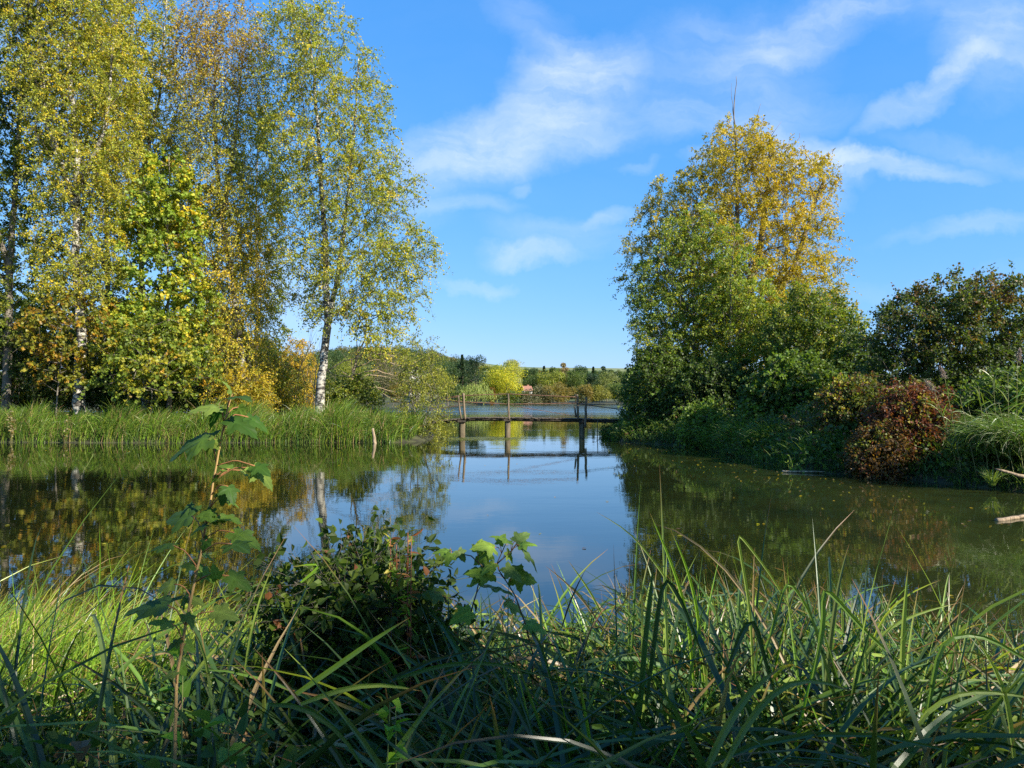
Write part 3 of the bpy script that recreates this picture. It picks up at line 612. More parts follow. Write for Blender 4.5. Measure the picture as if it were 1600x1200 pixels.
# common reed at the right edge
def reeds():
    r = np.random.default_rng(33); g = 'reed stalks at the right edge'
    spots = [(1478, 15.6, 2.15, -.25, 1), (1462, 15.9, 1.9, -.45, 1), (1502, 15.3, 1.7, -.3, 0), (1530, 15.2, 1.95, -.15, 0), (1552, 15.4, 2.1, -.1, 0), (1575, 15.1, 2.2, 0, 0), (1590, 15.5, 2.5, .05, 1), (1607, 15.2, 2.3, .1, 0), (1541, 14.9, 1.5, -.35, 0), (1562, 14.8, 1.6, -.3, 0), (1515, 15.7, 1.5, -.4, 0), (1586, 14.6, 1.4, -.2, 0)]
    names = ['reed stalk with a fluffy round plume leaning over the crimson bush', 'reed stalk with a drooping feathery plume, leftmost of the reeds']
    for k, (px, D, H, lean, pl) in enumerate(spots):
        x = xpx(px, D) + 0.0; z0 = .25; b = np.array([x - lean * H * .6 + .0, D, z0]); top = np.array([x + lean * .1, D, z0 + H])
        lab = names[k] if k < 2 else ('reed stalk with a pale plume at the right edge of the photo' if pl else ['tall leafy reed stalk with no plume among the right-edge reeds', 'short leaning leafy reed stalk among the right-edge reeds'][H < 1.8])
        rt = empty('reed_stalk', b, lab, 'reed', g); mb = MB(); q = resample([b, (b + top) / 2 + [0, 0, .05], top], .2)
        tube(mb, q, np.linspace(.008, .004, len(q)), 5, (.20, .20, .07)); mb.build('stem', M_plain, rt, True, b)
        m = 13; i = np.linspace(2, len(q) - 1, m).astype(int); mb = MB()
        blades(mb, r, q[i], r.uniform(.35, .6, m), r.uniform(.018, .03, m), r.choice([PI, 0, PI, -1.8], m) + r.normal(0, .4, m), r.uniform(.4, .9, m), r.uniform(.5, 1.5, m), 7, palette(r, m, [S_pale, S_green, (.32, .36, .17)], [.4, .25, .35]))
        mb.build('leaves', M_blade, rt, origin=b)
        if pl:
            mb = MB(); n = 260; s = r.random(n); d = np.array([lean * 1.6, -.1, .8]); c = q[-1] + nrm(d) * (s * .28)[:, None]
            e = c + nrm(r.normal(size=(n, 3)) + d * .8) * (.085 * (1 - .5 * s))[:, None] - [0, 0, .02]
            frusta(mb, c, e, np.full(n, .004), np.full(n, .0025), 3, palette(r, n, [(.30, .22, .16), (.42, .34, .26)], [.5, .5])); mb.build('plume', M_plain, rt, origin=b)
reeds()
# water-edge oddments
bb = at(585, 690, 32.6); bb[2] = -.25
def stake(name, label, cat, p0, p1, r0, r1, col, mat=M_wood, group=None, sides=8):
    rg = np.random.default_rng(int(abs(p0[0]) * 100)); q = resample([p0, p1], .12); q = q + rg.normal(size=q.shape) * r0 * .12; mb = MB(); tube(mb, q, np.linspace(r0, r1, len(q)), sides, col, .06, True, rg)
    return tag(mb.build(name, mat, smooth=True, origin=np.array(p0)), label, cat, group)
stake('mooring_stake', 'short pale broken stake leaning in the water before the left sedge belt', 'stake', at(587, 700, 31.2) * [1, 1, 0] + [0, 0, -.3], at(583, 669, 31.2), .085, .05, (2.0, 1.8, 1.5))
p = at(1240, 738, 18.9)
stake('driftwood', 'thin pale stick floating flat by the right bank', 'driftwood', at(1222, 738, 18.7) * [1, 1, 0] + [0, 0, .02], at(1292, 740, 18.4) * [1, 1, 0] + [0, 0, .05], .03, .012, (2, 1.8, 1.4))
stake('driftwood', 'pale branch sticking out over the water at the right edge', 'driftwood', at(1612, 748, 14.2), at(1556, 733, 14.3), .045, .02, (1.6, 1.4, 1.1))
stake('driftwood', 'pale stick afloat in open water near the right edge', 'driftwood', at(1558, 815, 11.2) * [1, 1, 0] + [0, 0, .01], at(1612, 802, 11.6) * [1, 1, 0] + [0, 0, .03], .04, .022, (1.5, 1.3, 1.05))
def waterplant(name, label, px, D, n, H, seed):
    r = np.random.default_rng(seed); b = at(px, 730, D); b[2] = -.05; rt = empty(name, b, label, 'water plant'); sm = MB(); lm = MB()
    for k in range(n):
        q = resample([b + [r.normal() * .08, r.normal() * .1, 0], b + [r.normal() * .12, r.normal() * .1, H * r.uniform(.5, 1)]], .06)
        tube(sm, q, .006, 5, (.12, .16, .05)); m = len(q) * 2; i = r.integers(1, len(q), m)
        A = nrm(r.normal(size=(m, 3)) + [0, 0, .9]); leaves_fold(lm, q[i], A, nrm(r.normal(size=(m, 3))), r.uniform(.06, .12, m), r.uniform(.015, .03, m), palette(r, m, [S_bright, S_pale], [.5, .5]))
    sm.build('stem', M_plain, rt, True, b); lm.build('leaves', M_gloss, rt, origin=b)
waterplant('marsh_plant', 'small upright green plant growing from the stick in the water', 1240, 18.7, 5, .5, 3)
waterplant('marsh_plant', 'thin shoots in the water below the right end of the footbridge', 962, 33.2, 7, .55, 4)

# ------------------------------------------------------------------ footbridge
def bridge():
    r = np.random.default_rng(77); D = 36.2; b = np.array([0, D, 0.]); rt = empty('footbridge', b, 'narrow plank footbridge on three posts with thin pipe rails', 'bridge')
    def zy(y): return at(800, y, D)[2]
    def X(px): return at(px, 650, D)[0]
    dk = [(655, 662), (690, 657), (738, 652.3), (800, 652.3), (905, 654.2), (985, 656)]
    pts = [(X(x), zy(y)) for x, y in dk]; pts[0] = (X(640), zy(659)); pts.append((X(1010), zy(656)))
    xs = np.arange(pts[0][0], pts[-1][0], .17); zs = np.interp(xs, [p[0] for p in pts], [p[1] for p in pts])
    def box(mb, c, h, col, tilt=0, rz=0):
        v = np.array([[sx, sy, sz] for sx in (-1, 1) for sy in (-1, 1) for sz in (-1, 1)], float) * h
        ct, st = math.cos(tilt), math.sin(tilt); v = np.stack([v[:, 0] * ct - v[:, 2] * st, v[:, 1], v[:, 0] * st + v[:, 2] * ct], 1)
        cr, sr = math.cos(rz), math.sin(rz); v = np.stack([v[:, 0] * cr - v[:, 1] * sr, v[:, 0] * sr + v[:, 1] * cr, v[:, 2]], 1) + c
        mb.add(v, [[(0, 1, 3, 2), (4, 6, 7, 5), (0, 4, 5, 1), (2, 3, 7, 6), (0, 2, 6, 4), (1, 5, 7, 3)]], col)
    mb = MB()
    for x, z in zip(xs, zs): box(mb, [x, D + r.normal() * .015, z + r.normal() * .006], [.076, .55 + r.uniform(-.04, .03), .022], np.array([.62, .58, .5]) * r.uniform(.6, 1.2), r.normal() * .015, r.normal() * .012)
    mb.build('deck', M_wood, rt, origin=b)
    for sy in (-.42, .42):
        mb = MB(); q = np.array([[x, D + sy, z - .1] for x, z in pts]); q = resample(q, .4); tube(mb, q, .072, 4, (.35, .32, .28), .03, True, r); mb.build('beam', M_wood, rt, origin=b)
    for px, w in ((722.5, .15), (793, .14), (908, .135)):
        mb = MB(); x = X(px); zt = float(np.interp(x, [p[0] for p in pts], [p[1] for p in pts])) - .12
        q = resample([(x, D - .3, -1.1), (x + .01, D - .3, zt - .02)], .15); tube(mb, q, np.full(len(q), w) * np.linspace(1.0, 1.06, len(q)), 12, (.85, .8, .62), .03, True, r); pr = mb.build('pier', M_wood, rt, True, origin=b)
        mb = MB(); box(mb, [x, D - .02, zt + .0], [w * 1.35, .52, .055], (.3, .28, .24)); mb.build('pier_cap', M_wood, pr, origin=b)
    mb = MB(); box(mb, [X(977), D - .05, .15], [.13, .6, .72], (.3, .3, .25)); mb.build('abutment', M_wood, rt, origin=b)
    posts = [((720.5, 655), (716, 618), .045), ((726.5, 655), (724, 614), .065), ((795, 656), (794.5, 615), .055), ((903.5, 656), (902, 616), .062), ((914.5, 668), (916, 621), .07), ((900, 652), (898, 635), .05)]
    for (a, c, w) in posts:
        mb = MB(); p0 = at(*a, D - .52); p1 = at(*c, D - .52); q = resample([p0, p1], .15) + r.normal(size=(len(resample([p0, p1], .15)), 3)) * .006; tube(mb, q, np.linspace(w, w * .8, len(q)), 8, (1.0, .9, .75), .06, True, r); mb.build('rail_post', M_wood, rt, True, origin=b)
    rails = [[(705, 619.5), (724, 618), (795, 615.5), (902, 620.5)], [(690, 624), (724, 628), (795, 631.5), (902, 630), (925, 634), (975, 640)], [(800, 634), (850, 642), (902, 651)], [(640, 647), (700, 636), (724, 633)], [(690, 622), (716, 620)]]
    for k, s in enumerate(rails):
        mb = MB(); q = resample([at(x, y, D - .52) for x, y in s], .3); tube(mb, q, .022 if k < 2 else .013, 6, (.9, .55, .4)); mb.build('rail', M_wood, rt, True, origin=b)
    # a stick hanging in the water behind the deck
    stake('mooring_stake', 'thin dark stick hanging below the footbridge deck near its right end', 'stake', at(933, 694, 35.4), at(934, 657, 35.4), .022, .016, (.6, .8, .7))
bridge()
def pondweed():
    r = np.random.default_rng(9); mb = MB(); n = 2600; x = r.normal(size=n); 
    px = 752 + 34 * r.normal(size=n); D = 35.0 + .75 * r.normal(size=n) + (px - 755) * .004; X = (px - 800) / F * D; a = r.uniform(0, 2 * PI, n); s = r.uniform(.03, .07, n)
    V = np.stack([np.stack([X + s * np.cos(a + k * PI / 2), D + s * np.sin(a + k * PI / 2), np.full(n, .006) + r.random(n) * .008], 1) for k in range(4)], 1)
    mb.add(V.reshape(-1, 3), [np.arange(4 * n).reshape(-1, 4)], np.repeat(palette(r, n, [(.22, .24, .06), (.14, .16, .04)], [.6, .4]), 4, 0))
    tag(mb.build('pondweed', M_leaf), 'thin strip of floating weed around the feet of the bridge posts', 'pondweed', kind='stuff')
pondweed()
def bank_cover(name, label, line, n, inset, LH, seed, leafy=.5, cols=None, zl=.0):
    """leafy and grassy cover along a waterline polyline"""
    r = np.random.default_rng(seed); q = resample([(x, y, 0) for x, y in line], .2); i = r.integers(0, len(q) - 1, n); p = q[i] + (q[i + 1] - q[i]) * r.random((n, 1)); t = nrm(q[np.minimum(i + 1, len(q) - 1)] - q[i]); nn = np.stack([-t[:, 1], t[:, 0], 0 * t[:, 0]], 1)
    p = p + nn * r.uniform(inset[0], inset[1], (n, 1)); p[:, 2] = np.maximum(hgt(p[:, 0], p[:, 1]), -.02); k = int(n * leafy); mb = MB()
    lf = p[:k].copy(); lf[:, 2] += r.random(k) ** .8 * LH[1] * .8 * (.6 + .4 * np.sin(lf[:, 1] * 1.9) ** 2); cols = cols or ([G_dark, G_mid, G_fresh, G_brown], [.5, .3, .1, .1])
    leaves_quad(mb, lf, nrm(r.normal(size=(k, 3)) + [0, 0, -.2]), nrm(r.normal(size=(k, 3)) + [-.3, -.3, .4]), r.uniform(.08, .16, k), r.uniform(.06, .12, k), palette(r, k, *cols))
    m = n - k; blades(mb, r, p[k:], r.uniform(LH[0], LH[1], m), r.uniform(.014, .026, m), r.uniform(0, 2 * PI, m), r.uniform(0, .5, m), r.uniform(.5, 2, m), 5, palette(r, m, [S_green, S_dark, S_pale], [.4, .4, .2]))
    tag(mb.build(name, M_leaf), label, 'undergrowth', kind='stuff')
bank_cover('bank_undergrowth', 'low dark leafy undergrowth and grass hanging over the edge of the right bank', [(4.8, 38), (4.9, 32.2), (6.2, 30.5), (7.6, 28), (7.6, 22), (7.7, 18.9), (9.6, 16.9), (10.6, 14.6), (13.5, 10.5)], 26000, (-.15, 2.2), (.35, .85), 91)
bank_cover('bank_undergrowth', 'dark leafy undergrowth on the floor of the left wood', [(-34, 35), (-20, 35), (-10, 34.6), (-5, 34.4)], 16000, (-.2, 5), (.4, 1.0), 92, .75)
bank_cover('bank_undergrowth', 'tangled leafy growth at the tip of the left bank by the footbridge', [(-5.6, 31.9), (-4.6, 32.3), (-4.2, 34), (-4.3, 37.4), (-5.6, 40.5)], 4500, (-.05, 1.3), (.35, .8), 93, .55, ([G_mid, G_birch, G_dark, G_brown], [.35, .25, .2, .2]))
# ------------------------------------------------------------------ far shore
FG = 'trees on the far shore'
def far_tree(name, label, px, ytop, hw, kind, D, cols, wts, seed, ybase=632, n=None, cat='tree', group=FG, size=None):
    r = np.random.default_rng(seed); x = xpx(px, D); g = hz(x, D); top = zpx(ytop, D); H = max(top - g, 2); W = hw * D / F * 1.4
    base = np.array([x, D, g]); rt = empty(name, base, label, cat, group); k = D / 270; s = size or .42 * k
    n = n or int(2500 + 34 * H * W); mb = MB()
    if kind == 'cone':
        t = r.random(n) ** .7; a = r.uniform(0, 2 * PI, n); rr = W * (1 - t * .97) * (.72 + .28 * np.sin(t * H * 3.4)) * r.uniform(.5, 1, n) ** .5
        P = np.stack([rr * np.cos(a), rr * np.sin(a), H * (.04 + .96 * t)], 1); Nn = nrm(np.stack([np.cos(a), np.sin(a), .5 + 0 * a], 1) + r.normal(size=(n, 3)) * .5)
        A = nrm(np.stack([np.cos(a), np.sin(a), -.35 + 0 * a], 1) + r.normal(size=(n, 3)) * .3)
    elif kind == 'weep':
        m = n // 14; a = r.uniform(0, 2 * PI, m); rr = W * r.random(m) ** .5; z0 = H * (1 - .55 * (rr / W) ** 2) * r.uniform(.75, 1, m); ln = z0 * r.uniform(.35, .85, m)
        i = np.repeat(np.arange(m), 14); t = r.random(len(i)); P = np.stack([rr[i] * np.cos(a[i]) * (1 + .1 * t), rr[i] * np.sin(a[i]) * (1 + .1 * t), z0[i] - ln[i] * t], 1); n = len(i)
        Nn = nrm(r.normal(size=(n, 3)) + [0.4, -.6, .1]); A = nrm(r.normal(size=(n, 3)) * .25 + [0, 0, -1.])
    else:
        m = {'round': 16, 'tall': 18, 'bush': 12}[kind]; lo = {'round': .3, 'tall': .25, 'bush': .1}[kind]
        cz = r.uniform(lo, .88, m); mxr = np.sqrt(np.clip(1 - ((cz - .5) / .56) ** 2, .05, 1)); ca = r.uniform(0, 2 * PI, m); cr = r.random(m) ** .5 * .68 * W * mxr
        cr[0] = 0; cz[0] = .84; rad = W * r.uniform(.3, .5, m); rad = np.minimum(rad, H * .3)
        i = r.integers(0, m, n); v = nrm(r.normal(size=(n, 3))); sh = r.uniform(.35, 1.08, n) ** .5
        P = np.stack([cr[i] * np.cos(ca[i]), cr[i] * np.sin(ca[i]), cz[i] * H], 1) + v * (rad[i] * sh)[:, None] * [1, 1, .9]
        sc = (H - np.minimum(H, P[:, 2].max())); P[:, 2] += sc * .8; P[:, 2] = np.maximum(P[:, 2], .2)
        Nn = nrm(v + r.normal(size=(n, 3)) * .6 + [0, 0, .25]); A = nrm(r.normal(size=(n, 3)) + [0, 0, -.3])
    C = palette(r, n, cols, wts, .15); cl = .5 + .5 * np.sin(P[:, 0] / W * 4 + seed) * np.sin(P[:, 2] / H * 7 + seed * 2); C = C * (1 + .22 * (cl[:, None] - .5))
    ll = s * r.uniform(.6, 1.3, n) * (1.6 if kind == 'weep' else 1); leaves_quad(mb, P, A, Nn, ll, ll * (.3 if kind == 'weep' else .7), C)
    tb = MB(); tr = max(.12, H * .017); q = resample([(0, 0, -.3), (r.normal() * .2, 0, H * .5), (r.normal() * .3, 0, H * .85)], 1.); tube(tb, q, np.linspace(tr, tr * .3, len(q)), 6, (.8, .75, .65))
    for _ in range(7):
        j = r.integers(1, len(q)); e = q[j] + nrm(r.normal(size=3) + [0, 0, .6]) * W * .7; frusta(tb, [q[j]], [e], [tr * .4], [tr * .1], 4, (.8, .75, .65))
    tb.build('trunk', M_bark, rt, True); mb.build('crown', M_leaf, rt)
DG = [(.035, .065, .02), (.06, .09, .025)]; MG = [(.06, .095, .02), (.10, .13, .025)]; YG = [(.15, .18, .025), (.22, .22, .025)]; YE = [(.34, .34, .02), (.42, .36, .02), (.22, .25, .02)]
OB = [(.16, .13, .03), (.20, .14, .03), (.12, .12, .03)]; GB = [(.11, .11, .05), (.14, .13, .06)]; RU = [(.26, .12, .03), (.2, .13, .03)]; CON = [(.02, .042, .02), (.035, .06, .025)]; PL = [(.22, .24, .08), (.28, .27, .12)]
W2 = [.5, .5]; W3 = [.4, .4, .2]
fars = [
 ('far_tree', 'dark tree at the left of the far shore, behind the big yellow-green willow', 712, 566, 14, 'round', 285, DG, W2),
 ('spruce', 'narrow dark pointed conifer on the far shore', 722, 554, 9, 'cone', 282, CON, W2),
 ('far_tree', 'tall dark rounded tree beside the pointed conifer on the far shore', 742, 554, 15, 'tall', 290, CON, W2),
 ('weeping_willow', 'pale green weeping willow at the far water, left of the bright yellow tree', 745, 590, 22, 'weep', 262, [(.17, .22, .05), (.24, .26, .07)], W2),
 ('weeping_willow', 'small darker weeping willow at the left end of the far shore', 715, 597, 14, 'weep', 264, MG, W2),
 ('far_tree', 'bright yellow broad tree on the far shore, centre of the bridge view', 791, 569, 29, 'round', 268, YE, W3),
 ('far_tree', 'yellow-green tree crown left of and behind the bright yellow tree', 770, 572, 18, 'round', 276, YG, W2),
 ('far_tree', 'pale thin-leaved treetop rising behind the bright yellow tree', 802, 560, 13, 'round', 292, PL, W2),
 ('far_shrub', 'rust coloured shrub low left of the bright yellow tree', 768, 605, 8, 'bush', 266, RU, W2),
 ('far_shrub', 'green shrub at the water below the bright yellow tree', 798, 613, 18, 'bush', 263, MG, W2),
 ('far_shrub', 'green bush at the water directly in front of the red-roofed house', 823, 613, 9, 'bush', 268, MG, W2),
 ('far_shrub', 'green bush in front of the white gabled house', 650, 600, 12, 'bush', 188, YG, W2),
 ('far_tree', 'dark tree right of the bright yellow tree, above the red roof', 826, 577, 11, 'round', 300, DG, W2),
 ('far_shrub', 'grey-brown broad bush at the water right of the bright yellow tree', 842, 603, 22, 'bush', 263, GB, W2),
 ('far_shrub', 'olive-orange dome-shaped bush on the far shore in the middle of the bridge view', 872, 599, 31, 'bush', 265, OB, W3),
 ('far_shrub', 'olive-orange bush right of the dome-shaped bush on the far shore', 910, 603, 21, 'bush', 265, OB, W3),
 ('far_tree', 'yellow-green tree above the dome-shaped bush', 864, 583, 22, 'round', 280, YG, W2),
 ('far_tree', 'mid green tree above the olive-orange bushes', 842, 584, 16, 'round', 284, MG, W2),
 ('far_tree', 'thin pale dead-topped tree above the olive-orange bushes', 881, 566, 6, 'tall', 282, [(.2, .15, .08), (.24, .2, .1)], W2),
 ('far_tree', 'green tree right of the thin dead-topped tree', 899, 579, 16, 'round', 278, MG, W2),
 ('far_tree', 'dark ragged treetop on the skyline right of the thin dead-topped tree', 907, 570, 13, 'round', 320, DG, W2),
 ('far_tree', 'dark blue-green tree right of the green tree on the far shore', 926, 583, 13, 'round', 290, CON, W2),
 ('spruce', 'tiny dark conifer on the skyline near the right bank', 927, 573, 4, 'cone', 330, CON, W2),
 ('spruce', 'tiny dark conifer on the skyline above the red roof', 850, 572, 5, 'cone', 340, CON, W2),
 ('far_tree', 'pale green tree at the right of the far shore', 948, 583, 20, 'round', 276, [(.11, .13, .04), (.17, .19, .05)], W2),
 ('far_tree', 'dark round treetop on the skyline at the right end of the far shore', 943, 571, 8, 'round', 330, CON, W2),
 ('far_shrub', 'yellowish bush at the water near the right end of the far shore', 937, 604, 16, 'bush', 264, [(.2, .19, .03), (.14, .14, .03)], W2),
 ('far_shrub', 'green bush at the water behind the right bank corner', 968, 600, 20, 'bush', 266, MG, W2),
 ('far_tree', 'green tree behind the right bank corner on the far shore', 985, 575, 22, 'round', 285, MG, W2),
 ('far_tree', 'small round tree on the skyline right of the bright yellow tree', 866, 573, 8, 'round', 345, MG, W2),
 ('far_tree', 'mid green treetop on the far hillside above the grey-brown bush', 835, 574, 9, 'round', 350, DG, W2),
 ('far_willow', 'big rounded yellow-green willow across the water behind the bridge end', 684, 570, 23, 'round', 150, [(.20, .21, .03), (.28, .26, .03), (.13, .15, .03)], W3),
 ('far_tree', 'dark green tree above the big rounded willow', 700, 566, 16, 'round', 240, DG, W2),
 ('far_tree', 'dark hilltop tree left of the pointed conifer', 690, 562, 16, 'round', 300, DG, W2),
 ('far_tree', 'green tree behind the thin pale willow of the left bank', 650, 556, 28, 'round', 175, MG, W2),
 ('far_tree', 'grey-green tree behind the long bare branches', 612, 556, 30, 'round', 160, GB, W2),
 ('far_tree', 'rust-brown treetop behind the leaning pale tree', 600, 540, 22, 'tall', 190, [(.13, .08, .04), (.10, .09, .04)], W2),
 ('far_tree', 'yellow-green tree between the birch trunk and the leaning tree', 548, 560, 26, 'round', 150, YG, W2),
 ('far_tree', 'dark tree between the birch trunk and the leaning tree', 525, 545, 24, 'round', 175, DG, W2),
 ('far_shrub', 'dark bush at the water behind the leaning tree', 575, 598, 26, 'bush', 140, MG, W2),
 ('far_shrub', 'olive bush at the water right of the leaning tree', 628, 600, 22, 'bush', 150, OB, W3),
 ('far_tree', 'green tree behind the bare pale saplings', 485, 555, 34, 'round', 145, MG, W2),
 ('far_tree', 'tall green tree left of the bare pale saplings, beyond the water', 430, 540, 40, 'round', 135, DG, W2),
]
for k, (nm, lab, px, yt, hw, kd, D, c, w) in enumerate(fars):
    if D < 195: D = 192 + (D - 135) * .35
    c = [tuple(1.35 * q for q in cc) for cc in c]
    far_tree(nm, lab, px, yt, hw, kd, D, c, w, 300 + k, size=None, cat='shrub' if nm == 'far_shrub' else 'tree', group='bushes on the far shore' if nm == 'far_shrub' else FG)
def hill_wood():
    r = np.random.default_rng(61); mb = MB(); pts = []
    for _ in range(1500):
        x = r.uniform(-170, 170); y = r.uniform(300, 600)
        if y > 480 and abs(math.sin(y / 33)) < .6 and x > -40: continue
        pts.append((x, y))
    P0 = np.array(pts); z = hgt(P0[:, 0], P0[:, 1]); n = 260
    for (x, y), g in zip(P0, z):
        h = r.uniform(3, 6.5) * (1.3 if x < -30 else .85 if y < 480 else .6); w = h * r.uniform(.45, .7); v = nrm(r.normal(size=(n, 3))); P = np.array([x, y, g + h * .55]) + v * [w, w, h * .5] * (r.uniform(.5, 1.05, (n, 1)) ** .5); P += r.normal(size=P.shape) * .3
        c = [DG, MG, YG, OB, CON][r.choice(5, p=[.3, .3, .15, .1, .15])]; C = palette(r, n, c[:2], [.5, .5]); l = .85 * r.uniform(.6, 1.2, n)
        leaves_quad(mb, P, nrm(r.normal(size=(n, 3))), nrm(v + r.normal(size=(n, 3)) * .6), l, l * .7, C)
    tag(mb.build('hillside_wood', M_leaf), 'scattered small trees and hedges covering the far hillside', 'wood', kind='stuff')
hill_wood()

def plain_mat(name, c, rough=.7):
    m, nt, out = mat_new(name); p = N_(nt, 'ShaderNodeBsdfPrincipled'); p.inputs['Base Color'].default_value = (*c, 1); p.inputs['Roughness'].default_value = rough
    n = N_(nt, 'ShaderNodeTexNoise'); n.inputs['Scale'].default_value = 6; b = N_(nt, 'ShaderNodeBump'); b.inputs['Distance'].default_value = .02; nt.links.new(n.outputs[0], b.inputs['Height']); nt.links.new(b.outputs[0], p.inputs['Normal'])
    nt.links.new(p.outputs[0], out.inputs[0]); return m
M_wallw = plain_mat('white_plaster', (.75, .73, .68)); M_roof = plain_mat('clay_tiles', (.26, .12, .08)); M_pane = plain_mat('window_glass', (.05, .06, .08), .1); M_roofg = plain_mat('grey_tiles', (.3, .28, .27))
def house(label, px, ybase, D, w, dep, h, roofh, rz, roof, zoff=0):
    x = xpx(px, D); z = zpx(ybase, D); b = np.array([x, D, z]); rt = empty('house', b, label, 'house'); rt.rotation_euler = (0, 0, rz)
    a, d = w / 2, dep / 2; mb = MB(); low = hz(x, D) - z - .5
    V = [(-a, -d, low), (a, -d, low), (a, d, low), (-a, d, low), (-a, -d, h), (a, -d, h), (a, d, h), (-a, d, h), (-a, 0, h + roofh), (a, 0, h + roofh)]
    mb.add(V, [[(0, 1, 5, 4), (2, 3, 7, 6)], [(1, 2, 6, 9, 5), (3, 0, 4, 8, 7)]], WHITE); mb.build('wall', M_wallw, rt)
    mb = MB(); o = .35
    for sg in (-1, 1):
        e = np.array([(-a - o, sg * (d + o), h - o * roofh / d + .06), (a + o, sg * (d + o), h - o * roofh / d + .06), (a + o, 0, h + roofh + .06), (-a - o, 0, h + roofh + .06)]); V = np.concatenate([e, e + [0, 0, .18]])
        mb.add(V, [[(0, 1, 2, 3), (4, 7, 6, 5), (0, 4, 5, 1), (1, 5, 6, 2), (2, 6, 7, 3), (3, 7, 4, 0)]], WHITE)
    rf = mb.build('roof', roof, rt)
    mb = MB(); c = np.array([a * .4, d * .3, h + roofh * .8]); v = np.array([[i, j, k] for i in (-1, 1) for j in (-1, 1) for k in (-1, 1)]) * [.35, .35, 1.] + c
    mb.add(v, [[(0, 1, 3, 2), (4, 6, 7, 5), (0, 4, 5, 1), (2, 3, 7, 6), (0, 2, 6, 4), (1, 5, 7, 3)]], WHITE); mb.build('chimney', roof, rf)
    for sx in (-.5, .5):
        mb = MB(); c = np.array([a * sx, -d - .03, h * .55]); mb.add(v - v.mean(0) * 0 - (np.array([a * .4, d * .3, h + roofh * .8])) + 0 if False else (np.array([[i, j, k] for i in (-1, 1) for j in (-1, 1) for k in (-1, 1)]) * [.45, .03, .6] + c), [[(0, 1, 3, 2), (4, 6, 7, 5), (0, 4, 5, 1), (2, 3, 7, 6), (0, 2, 6, 4), (1, 5, 7, 3)]], WHITE); mb.build('window', M_pane, rt)
    mb = MB(); mb.add(np.array([[i, j, k] for i in (-1, 1) for j in (-1, 1) for k in (-1, 1)]) * [.03, .45, .6] + [a + .03, 0, h * .6], [[(0, 1, 3, 2), (4, 6, 7, 5), (0, 4, 5, 1), (2, 3, 7, 6), (0, 2, 6, 4), (1, 5, 7, 3)]], WHITE); mb.build('window', M_pane, rt)
house('white gabled house glimpsed across the water behind the thin pale willow', 648, 588, 216, 3.2, 3.2, .9, 1.6, -PI / 2 + .2, M_roofg)
house('red-roofed house half hidden right of the bright yellow far tree', 823, 612, 276, 3.2, 3.6, .5, 1.5, .3, M_roof)

# ------------------------------------------------------------------ foreground bank
rng = np.random.default_rng(99)
TOPX = [-400, 0, 150, 400, 440, 500, 560, 640, 700, 800, 900, 1000, 1200, 1300, 1400, 1500, 1600, 1900]; TOPY = [915, 915, 915, 940, 940, 940, 940, 930, 925, 935, 935, 920, 902, 905, 925, 960, 985, 1050]
def near_blades(name, label, poly, n, W, cols, wts, kink, bend, th=(.03, .5), hmul=(.55, 1.08), az=None, azs=None, segs=9, kindstuff=True, out=.015, omul=1.12, mat=None, seed=1, curve=1.6, shade_=1., floor=.15):  # shade_ scales the blade colours to paint shade in
    r = np.random.default_rng(seed); b = spread(r, n, poly); px = 800 + b[:, 0] / b[:, 1] * F; ty = np.interp(px, TOPX, TOPY)
    H = np.maximum(1.9 - (ty - 625) * b[:, 1] / F - b[:, 2], floor); m = r.uniform(*hmul, n); m = np.where(r.random(n) < out, omul * r.uniform(.9, 1.15, n), m)
    be = r.uniform(*bend, n); L = H * m * (1 + .16 * be ** 1.5) * 1.03
    a = r.uniform(0, 2 * PI, n) if az is None else r.normal(az, azs, n)
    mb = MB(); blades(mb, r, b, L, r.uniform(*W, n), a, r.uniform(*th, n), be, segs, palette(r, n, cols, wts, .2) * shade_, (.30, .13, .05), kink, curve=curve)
    return tag(mb.build(name, mat or M_blade), label, 'grass' if 'grass' in name else 'sedge', kind='stuff')
near_blades('grass', 'fine bright yellow-green grass at the lower left edge of the water', [(-3.6, 2.4), (-1.9, 2.2), (-.95, 2.5), (-.9, 3.9), (-1.5, 4.15), (-3.5, 4.6), (-5.2, 4.7)], 15000, (.004, .009), [S_bright, S_yel, S_green, (.18, .30, .03), S_tan], [.36, .24, .15, .2, .05], .03, (.1, 1.3), hmul=(.45, 1.0), az=-.3, azs=1.2, out=.012, omul=1.2, seed=3, segs=7)
near_blades('sedge_bed', 'dense bed of sedge along the near bank', [(-.9, 1.9), (2.4, 1.9), (4.2, 3.1), (3.4, 3.95), (1, 3.8), (-.3, 3.7), (-1.2, 4.0)], 10500, (.011, .022), [S_green, S_pale, S_blue, S_tan, S_yel, S_dark], [.26, .15, .2, .08, .03, .28], .12, (.4, 2.3), hmul=(.4, 1.0), seed=4, segs=11)
near_blades('sedge_bed', 'broad blades of sedge nearest the camera, darkened in colour for shade', [(-1.1, 1.35), (1.3, 1.35), (2.2, 2.1), (1.8, 2.5), (-.8, 2.4)], 3400, (.014, .025), [S_blue, S_green, S_dark, S_pale, S_tan], [.34, .24, .32, .06, .04], .16, (.5, 2.3), hmul=(.45, .98), seed=5, segs=12, out=0, shade_=.72)  # blade colours scaled down to deepen the shade near the camera
near_blades('grass', 'low grass and sedge at the bottom left, shade painted into its colour', [(-2.6, 1.6), (-.7, 1.4), (-.7, 2.6), (-1.9, 2.4), (-3.4, 2.4)], 4000, (.005, .012), [S_green, S_dark, S_blue], [.4, .4, .2], .05, (.4, 1.8), hmul=(.35, .72), seed=6, shade_=.7)  # colours toned down to stand for shade in this corner
